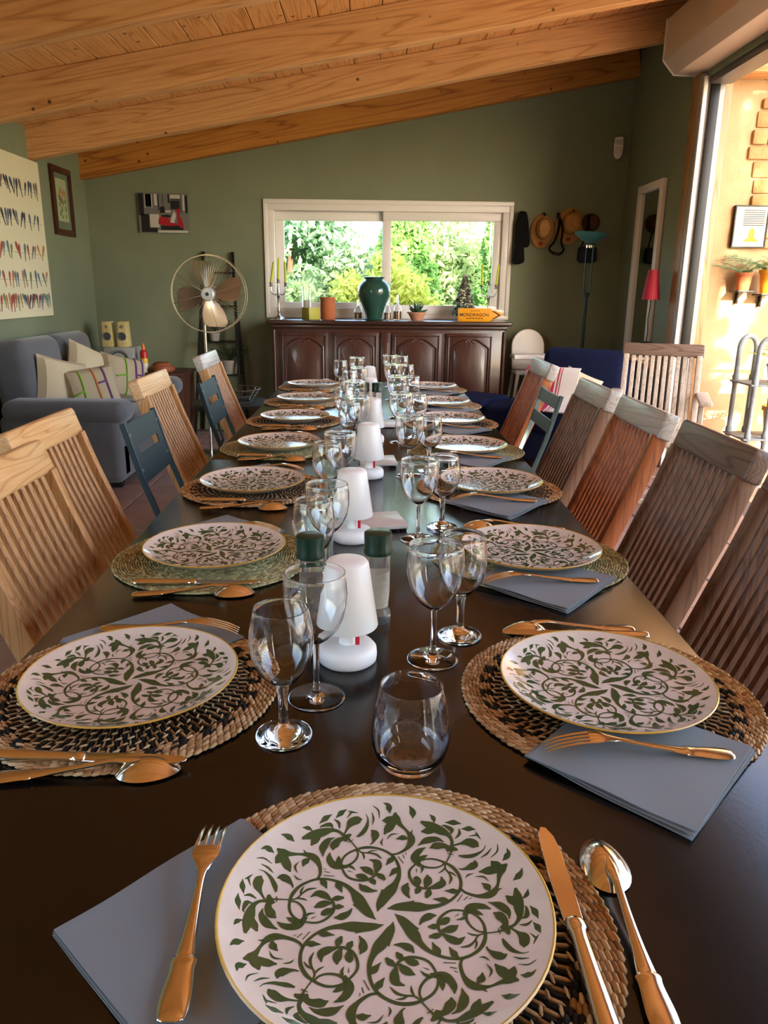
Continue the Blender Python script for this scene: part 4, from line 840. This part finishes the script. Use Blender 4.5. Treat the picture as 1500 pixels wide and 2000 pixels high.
def candelabra(label, x, y, rz, candles):
    t = thing('candelabra', label, 'candelabra', (x,y,CZ), rz, 'silver candelabra')
    obj('base', lathe([(0,0),(.05,0),(.05,.006),(.03,.016),(.014,.028),(.009,.05)], 24), SIL, t); obj('stem', lathe([(.009,.05),(.014,.07),(.007,.10),(.008,.16),(.016,.185),(.008,.20),(.012,.235),(.007,.25),(.007,.29)], 16), SIL, t)
    for s_ in (-1,1): obj('arm', tube([(0,0,.215),(s_*.025,0,.195),(s_*.05,0,.205),(s_*.062,0,.235),(s_*.062,0,.262)], .0045, 8), SIL, t)
    for dx,z0 in ((-.062,.262),(0,.29),(.062,.262)): obj('candle_cup', lathe([(0,z0),(.019,z0+.004),(.021,z0+.008),(.008,z0+.012),(.012,z0+.02),(.0135,z0+.036),(.0105,z0+.036),(0,z0+.02)], 18), SIL, t, loc=(dx,0,0))
    for k,(dx,z0,tx) in enumerate(candles):
        c = thing('candle', '%s lime taper candle in the %s'%(['first','middle','last'][k] if len(candles) == 3 else ['left leaning','right leaning'][k], label.split(' silver')[0]+' silver candelabra'), 'candle', (x+dx*math.cos(rz),y+dx*math.sin(rz),CZ+z0), group='lime taper candles')
        c.rotation_euler = (0,R(tx),0); obj('wax', lathe([(0,0),(.0105,0),(.0085,.17),(.004,.182),(0,.184)], 14), CAND, c); obj('wick', tube([(0,0,.183),(.001,0,.192)], .0009, 5), BLACKM, c)
candelabra('left silver three-arm candelabra with lime candles', -.785, 6.70, 0, ((-.062,.285,9),(0,.312,3),(.062,.285,-1)))
candelabra('right silver three-arm candelabra behind the yellow arrow sign', 1.0, 6.78, 0, ((-.062,.285,0),(.062,.285,5)))
hv = thing('hurricane_glass', 'clear glass cylinder with a white candle at window left', 'vase', (-.56,6.82,CZ)); obj('cylinder', lathe([(0,0),(.036,0),(.037,.003),(.037,.27),(.034,.27),(.034,.006),(0,.006)], 28, False), GLASS, hv); obj('wax_candle', lathe([(0,.0065),(.028,.0065),(.028,.15),(.02,.156),(0,.156)], 24), mat('white_wax','#ded8cc',.5), hv)
sc_ = thing('square_candle', 'square yellow-green candle beside the terracotta pot', 'candle', (-.512,6.66,CZ), R(38)); obj('wax_block', box(-.056,.056,-.056,.056,0,.10), mat('olive_wax','#a5a03a',.5), sc_, .004); obj('wick', tube([(0,0,.10),(0,0,.112)], .0012, 5), BLACKM, sc_)
tp = thing('terracotta_jar', 'tall plain terracotta jar left of the green vase', 'jar', (-.37,6.68,CZ)); obj('body', lathe([(0,0),(.055,0),(.060,.01),(.063,.08),(.061,.16),(.0655,.172),(.0655,.182),(.058,.182),(.056,.02),(0,.02)], 32), TERRA, tp)
gv = thing('green_vase', 'large glossy dark green vase in front of the window', 'vase', (.02,6.68,CZ)); obj('body', lathe([(0,.012),(.062,.012),(.066,.02),(.075,.06),(.105,.13),(.135,.195),(.142,.235),(.132,.275),(.105,.31),(.082,.322),(.078,.33),(.086,.34),(.088,.348),(.078,.35),(.070,.335),(.095,.30),(.125,.24),(.06,.03),(0,.025)], 48), mat('dark_celadon','#26483e',.12,spec=.7), gv); obj('saucer', lathe([(0,0),(.09,0),(.10,.008),(.095,.012),(0,.012)], 36), mat('celadon_foot','#2a4c42',.2), gv)
CLAY = mat('amber_liquid','#8c6238',.3)
for i,(x,y,h,r_,lb) in enumerate(((-.115,6.80,.16,.04,'small glass bottle half hidden left of the green vase'),(.137,6.76,.165,.032,'small glass bottle just right of the green vase'),(.222,6.76,.20,.038,'taller glass bottle with a thin neck left of the succulent'))):
    t = thing('glass_bottle', lb, 'bottle', (x,y,CZ), group='small glass bottles'); obj('glass', lathe([(0,0),(r_,0),(r_*1.02,.004),(r_*1.02,h*.34),(r_*.9,h*.46),(r_*.32,h*.68),(r_*.22,h*.75),(r_*.22,h),(r_*.3,h+.004),(r_*.16,h+.004),(r_*.16,h*.75),(r_*.8,h*.45),(r_*.92,h*.34),(r_*.9,.006),(0,.006)], 24, False), GLASS, t); obj('liquid', lathe([(0,.007),(r_*.86,.007),(r_*.88,h*.36),(0,h*.36)], 20), CLAY, t)
sp2 = thing('bud_sprig', 'dark leafy sprig rising from the small glass bottle', 'plant', (.137,6.76,CZ+.03)); obj('stem', tube([(0,0,0),(.002,0,.13),(.02,0,.24),(.03,0,.285)], .0018, 5), DLEAF, sp2)
for k in range(7): a = k*1.1; obj('leaf', ([(.022+.002*k,0,.235+.008*k),(.022+.03*math.cos(a),.02*math.sin(a)+.008,.245+.012*k),(.022+.05*math.cos(a),.03*math.sin(a),.25+.012*k),(.022+.03*math.cos(a),.02*math.sin(a)-.008,.24+.012*k)],[(0,1,2,3)]), DLEAF, sp2)
su = thing('succulent_pot', 'succulent in a low terracotta bowl on the sideboard', 'potted plant', (.385,6.68,CZ)); obj('bowl', lathe([(0,0),(.045,0),(.075,.055),(.084,.057),(.084,.068),(.074,.068),(.066,.055),(0,.055)], 32), mat('pale_terracotta','#b98466',.8), su)
for k in range(11):
    a = k*2.4; e_ = .25+.6*(k/11); d_ = Vector((math.cos(a)*(1-e_)*.9, math.sin(a)*(1-e_)*.9, e_)).normalized(); b_ = Vector((0,0,.055))
    obj('leaf', tube([b_, b_+d_*.03, b_+d_*.065, b_+d_*.10], [.007,.013,.011,.001], 8), mat('succulent_green','#355038',.4) if 'succulent_green' not in MATS else MATS['succulent_green'], su)
xt = thing('frosted_tree', 'small frosted artificial fir tree on the sideboard', 'ornament', (.80,6.82,CZ)); obj('trunk', tube([(0,0,0),(0,0,.1)], .012, 8), BARK, xt); obj('stand', lathe([(0,0),(.05,0),(.045,.012),(0,.014)], 20), MATS['white_wax'], xt)
def fircone(r, n):
    t = r.uniform(0,1,n)**.75; a = r.uniform(0,2*PI,n); q = (.10*(1-t)+.008)*np.sqrt(r.uniform(.3,1,n)); return np.stack([q*np.cos(a), q*np.sin(a), .045+t*.32],1)
f1 = obj('branches', leaves(900, fircone, .02, 31), mat('fir_green','#4a5744',.8), xt); f1['kind'] = 'stuff'; f2 = obj('frost', leaves(1000, lambda r,n: fircone(r,n)*np.array([1.07,1.07,1.02]), .014, 32), mat('frost_white','#c3bfb6',.8), xt); f2['kind'] = 'stuff'
for k in range(5): obj('flower', mv(lathe([(0,-.012),(.018,-.006),(.022,.004),(.008,.008),(0,.004)], 10), .055*math.cos(k*2.1+4)*(1-.13*k), -.07*(1-.13*k), .08+.055*k), mat('cream_flower','#bdb493',.8) if 'cream_flower' not in MATS else MATS['cream_flower'], xt)
YS = mat('sign_yellow', '#dd9512', .4); BRN = mat('sign_brown','#3a1a0a',.6)
ar = thing('arrow_sign', 'yellow arrow-shaped sign reading MONDRAGON on the sideboard', 'sign', (.905,6.60,CZ), R(-3)); aw = [(-.178,0),(.085,0),(.185,.052),(.085,.106),(-.178,.106)]
obj('box', prism(aw, -.03, .05, 'xz'), YS, ar, .003); obj('pointer_band', prism([(.10,.02),(.155,.052),(.10,.086),(.118,.086),(.178,.052),(.118,.02)], -.0312, -.030, 'xz'), BRN, ar)
obj('rear_tip', prism([(.13,.015),(.215,.06),(.13,.09)], .05, .075, 'xz'), YS, ar, .003)
def text(s_, size, loc, m, parent, name='lettering', rx=PI/2, ext=.0005, al='CENTER'):
    c = bpy.data.curves.new(name, 'FONT'); c.body = s_; c.size = size; c.align_x = al; c.align_y = 'CENTER'; c.extrude = ext; c.offset = .0006
    o = bpy.data.objects.new(name, c); COL.objects.link(o); bpy.context.view_layer.update(); m2 = bpy.data.meshes.new_from_object(o); bpy.data.objects.remove(o); q = obj(name, m2, m, parent, loc=loc); q.rotation_euler = (rx,0,0); q['kind'] = 'stuff'; return q
text('MONDRAGON', .036, (-.045,-.0308,.053), BRN, ar)
obj('small_print', join(*[box(-.11+i*.024,-.11+i*.024+.018,-.0308,-.03,zz,zz+.007) for zz,n_ in ((.022,6),) for i in range(n_)], *[box(-.075+i*.02,-.075+i*.02+.013,-.0308,-.03,.084,.089) for i in range(4)]), BRN, ar)
# ============================================================ RIGHT SIDE OF THE ROOM
BLKC = mat('black_cloth','#070708',.8,spec=.2, bump=(60,.3,.004)); STRAW = mat('straw', '#b78a4e', .8, bump=(200,.6,.003), var=('#a2743a', 30, (1,1,3))); BAND = mat('rust_band','#8a3f22',.8)
def wallhook(x, z_):
    h = thing('coat_hook', 'small dark wall hook holding '+x[1], 'hook', (x[0],7.0,z_), group='coat hooks'); obj('plate', box(-.012,.012,-.006,0,-.03,.03), BLACKM, h, .002); obj('peg', tube([(0,-.004,0),(0,-.05,0),(0,-.06,.02)], .006, 8), BLACKM, h)
for hx,hz in (((1.29,'the black garment'),1.88),((1.475,'the smaller straw hat'),1.87),((1.60,'the black strap'),1.87),((1.72,'the wide straw hat'),1.90),((1.87,'the dark cap'),1.86)): wallhook(hx,hz)
bg_ = thing('black_garment', 'long black garment hanging beside the window', 'clothing', (1.285,6.945,1.88))
obj('upper', prism([(-.03,.02),(.03,.02),(.05,-.05),(.075,-.24),(.06,-.27),(-.055,-.27),(-.055,-.08)], -.025, .03, 'xz'), BLKC, bg_, .015, 3); obj('lower', prism([(-.05,-.22),(.02,-.22),(.035,-.39),(-.01,-.41),(-.07,-.405)], -.035, .02, 'xz'), BLKC, bg_, .014, 3)
def hat(label, x, y, z_, sx, sz, tilt, bandm):
    t = thing('straw_hat', label, 'hat', (x,y,z_), group='straw hats on the wall hooks'); Q = Matrix.Rotation(R(tilt),4,'Y') @ Matrix.Diagonal((sx,1,sz,1)) @ Matrix.Rotation(PI/2,4,'X')
    obj('brim', xf(lathe([(.06,.0),(.10,-.004),(.125,-.012),(.135,-.022),(.133,-.018),(.12,-.006),(.06,.006)], 40, False), Q), STRAW, t, sharp=60)
    obj('crown', xf(lathe([(.082,0),(.078,.04),(.070,.075),(.055,.092),(.025,.088),(0,.08)], 40, False), Q @ T(0,.02,0)), STRAW, t, sharp=60); obj('band', xf(lathe([(.0835,.002),(.081,.026)], 40, False), Q @ T(0,.02,0)), bandm, t); obj('bow', xf(box(-.014,.014,-.008,.008,-.014,.014), T(-.01,-.012,-.095*sz)), mat('bow_red','#8c1a16',.7) if 'bow_red' not in MATS else MATS['bow_red'], t)
hat('smaller straw hat with a rust band on the wall hooks', 1.470, 6.968, 1.745, .77, 1.06, 4, BAND); hat('wide brimmed straw hat with a dark red band on the wall hooks', 1.705, 6.968, 1.79, .92, 1.12, 10, BAND)
st_ = thing('black_strap', 'black strap bag hanging between the straw hats', 'bag', (1.60,6.95,1.86)); obj('strap', tube(smoothpts([(0,-.01,0),(.035,-.012,-.10),(.03,-.012,-.20),(.055,-.012,-.27),(.0,-.015,-.305),(-.07,-.012,-.26),(-.03,-.01,-.20),(.0,-.01,-.10),(0,-.01,0)],5), .009, 8), BLKC, st_); obj('buckle', box(-.02,.01,-.03,-.015,-.31,-.285), BLACKM, st_)
cp = thing('dark_cap', 'dark cap with brown brim hanging right of the straw hats', 'hat', (1.88,6.955,1.82)); obj('crown', xf(lathe([(.075,-.03),(.072,.02),(.05,.055),(0,.065)], 24), Matrix.Rotation(PI/2,4,'X') @ T(0,0,-.01)), mat('cap_brown','#4a2c20',.9), cp); obj('visor', prism([(-.05,.05),(-.02,.06),(-.015,-.08),(-.045,-.08)], -.05, .02, 'xz'), BLKC, cp, .006)
dk = thing('navy_satchel', 'dark navy bag hanging behind the teal floor lamp', 'bag', (1.865,6.95,1.62)); obj('pouch', prism([(-.075,.0),(.075,.0),(.085,-.11),(.06,-.13),(-.06,-.13),(-.08,-.11)], -.035, .035, 'xz'), mat('navy_canvas','#141b29',.8), dk, .015, 3); obj('strap', tube([(-.06,0,-.005),(-.01,.0,.13),(.02,.0,.22),(.06,0,-.005)], .006, 6), BLKC, dk)
ul = thing('floor_lamp', 'teal uplighter floor lamp in the right back corner', 'lamp', (1.765,6.50,0)); TEAL = mat('teal_enamel','#3f7c80',.3); DTEAL = mat('dark_teal_metal','#24393a',.4,.4)
obj('base', lathe([(0,0),(.14,0),(.14,.012),(.03,.03),(0,.03)], 36), DTEAL, ul); obj('pole', tube([(0,0,.02),(0,0,1.22)], .014, 12), DTEAL, ul); obj('joint', lathe([(.022,1.21),(.026,1.225),(.022,1.24),(0,1.245)], 16), DTEAL, ul)
for sx in (-1,1): obj('rod', tube([(sx*.026,0,1.23),(sx*.028,0,1.60)], .0055, 8), DTEAL, ul)
obj('knuckle', lathe([(.0,1.585),(.035,1.59),(.035,1.61),(.02,1.63),(0,1.635)], 20), CHROME, ul); obj('bowl_shade', mv(xf(lathe([(0,-.04),(.03,-.038),(.08,-.015),(.12,.018),(.137,.04),(.131,.04),(.075,-.005),(.03,-.03),(0,-.032)], 40), rot('Y',4)), 0,0,1.665), TEAL, ul)
ms = thing('motion_sensor', 'small pale alarm sensor high in the right corner', 'sensor', (2.075,6.99,2.41), R(-25)); obj('housing', prism([(-.035,.085),(.035,.085),(.04,.02),(.034,-.06),(.018,-.085),(-.018,-.085),(-.034,-.06),(-.04,.02)], -.045, .0, 'xz'), WHITE, ms, .01, 3); obj('lens', box(-.024,.024,-.05,-.044,-.045,.005), mat('sensor_lens','#c9c4ba',.3), ms, .004); obj('upper_panel', box(-.026,.026,-.049,-.044,.02,.06), mat('sensor_panel','#b4aea4',.4), ms, .003)
hc = thing('high_chair', 'white plastic high chair beside the sideboard', 'high chair', (1.375,6.70,0))
obj('backrest', xf(prism([(.145*math.cos(a), .12+.15*math.sin(a)) for a in np.linspace(0,PI,17)]+[(-.14,-.08),(.14,-.08)], -.015, .02, 'xz'), T(0,.11,.665) @ rot('X',-10)), PLASTIC, hc, .012, 3); obj('seat', box(-.14,.14,-.14,.12,.56,.585), PLASTIC, hc, .01); obj('tray', box(-.19,.17,-.28,-.08,.70,.74), PLASTIC, hc, .012, 3)
obj('tray_arm', join(box(-.16,-.14,-.10,.12,.69,.715),box(.12,.14,-.10,.12,.69,.715)), PLASTIC, hc, .004)
for sx in (-1,1):
    for sy in (-1,1): obj('leg', tube([(sx*.12,sy*.11-.01,.57),(sx*.19,sy*.19-.01,0)], [.016,.012], 10), PLASTIC, hc)
NAVY = mat('navy_velvet', '#0d1638', .9, spec=.25, bump=(100,.2,.002))
ns = thing('navy_sofa', 'navy blue sofa set at an angle before the right corner', 'sofa', (1.40,5.72,0), R(-38))
obj('base', box(-.45,.40,-.38,.42,.06,.28), NAVY, ns, .03, 3); obj('seat_cushion', box(-.42,.40,-.40,.24,.27,.45), NAVY, ns, .06, 4); obj('side_cushion', box(-.98,-.43,-.36,.10,.10,.46), NAVY, ns, .05, 4); obj('back_cushion', xf(box(-.10,.60,-.10,.12,0,.5), T(-.20,.34,.33) @ rot('X',-8)), NAVY, ns, .08, 5); obj('seat_extension', box(.40,.56,-.36,.30,.1,.44), NAVY, ns, .03, 3)
for sx in (-.40,.34):
    for sy in (-.3,.34): obj('foot', box(sx-.03,sx+.03,sy-.03,sy+.03,0,.065), BLACKM, ns)
ct = thing('striped_cloth', 'red and white striped cloth draped on the navy sofa', 'cloth', (1.23,5.42,.44), R(-30)); LIN = mat('linen_white','#c9c2bb',.9,bump=(200,.3,.002)); CRM = mat('crimson_stripe','#a32a45',.9)
def drape(x0,x1,dy=0):
    P = [(.0,-.17,.012),(.0,-.06,.03),(0,.03,.10),(0,.08,.2),(0,.12,.27),(0,.15,.285)]
    return sweep([(0,b+dy,c) for a,b,c in smoothpts(P,4)], [(x0,-.004),(x1,-.004),(x1,.004),(x0,.004)])
obj('white_cloth', drape(.05,.21), LIN, ct); obj('red_band', drape(-.18,.05), CRM, ct); obj('thin_stripe', drape(.065,.074,-.002), CRM, ct); obj('thin_stripe', drape(.086,.091,-.002), CRM, ct)
q = thing('cushion', 'cream cushion leaning on the navy sofa beside the cloth', 'cushion', (1.47,5.45,.575), rote=[R(-18),R(20),R(-35)]); obj('cover', pill(.28,.26,.12), CREAM, q)
# mirror, red lamp, console
mr = thing('wall_mirror', 'narrow white framed mirror on the right wall', 'mirror', (2.17,6.305,1.30)); obj('mirror_frame', yz(frame(-.275,.275,-.80,.76,.06,-.035,0)), WHITE, mr, .004); obj('mirror_glass', box(-.012,-.004,-.218,.218,-.745,.705), mat('mirror_silver','#d5dad6',.02,1), mr)
cs = thing('wall_shelf', 'small wooden wall shelf under the red lamp', 'shelf', (2.05,5.80,0)); CW = wood('console_wood','#a98a66','#937352','#6d5236','y',2,.45)
obj('board', box(-.13,.12,-.11,.10,.765,.79), CW, cs, .004)
for sy in (-.08,.07): obj('bracket', prism([(.12,.765),(-.06,.765),(.12,.62)], sy-.008, sy+.008, 'xz'), CW, cs, .002)
rl = thing('red_lamp', 'table lamp with red shade and wavy stem', 'lamp', (2.03,5.735,.79)); RED = mat('red_shade','#8f0c24',.7)
obj('shade', lathe([(.064,.41),(.036,.615),(.034,.615),(.062,.41)], 36, False), RED, rl); obj('stem', tube([(0,0,.10),(.004,0,.18),(-.004,0,.27),(.003,0,.36),(0,0,.5)], .004, 8), BLACKM, rl); obj('shade_ring', tube([(.05*math.cos(a),.05*math.sin(a),.5) for a in np.linspace(0,2*PI,25)], .0015, 5, False), BLACKM, rl); obj('shade_arm', join(tube([(-.05,0,.5),(.05,0,.5)],.0015,5), tube([(0,-.05,.5),(0,.05,.5)],.0015,5)), BLACKM, rl)
obj('tortoise_shell', mv(xf(lathe([(.075,0),(.07,.025),(.045,.045),(0,.052)], 24), Matrix.Diagonal((1,.75,1,1))), 0,0,.062), mat('bronze','#2b2a28',.35,.7), rl); obj('tortoise_head', tube([(-.07,0,.075),(-.10,0,.095),(-.125,0,.092)], [.014,.013,.006], 8), MATS['bronze'], rl)
for sx,sy in ((-.045,-.035),(-.045,.035),(.045,-.035),(.045,.035)): obj('tortoise_leg', tube([(sx,sy,.07),(sx*1.25,sy*1.2,.035),(sx*1.1,sy*1.3,0)], [.012,.009,.008], 8), MATS['bronze'], rl)
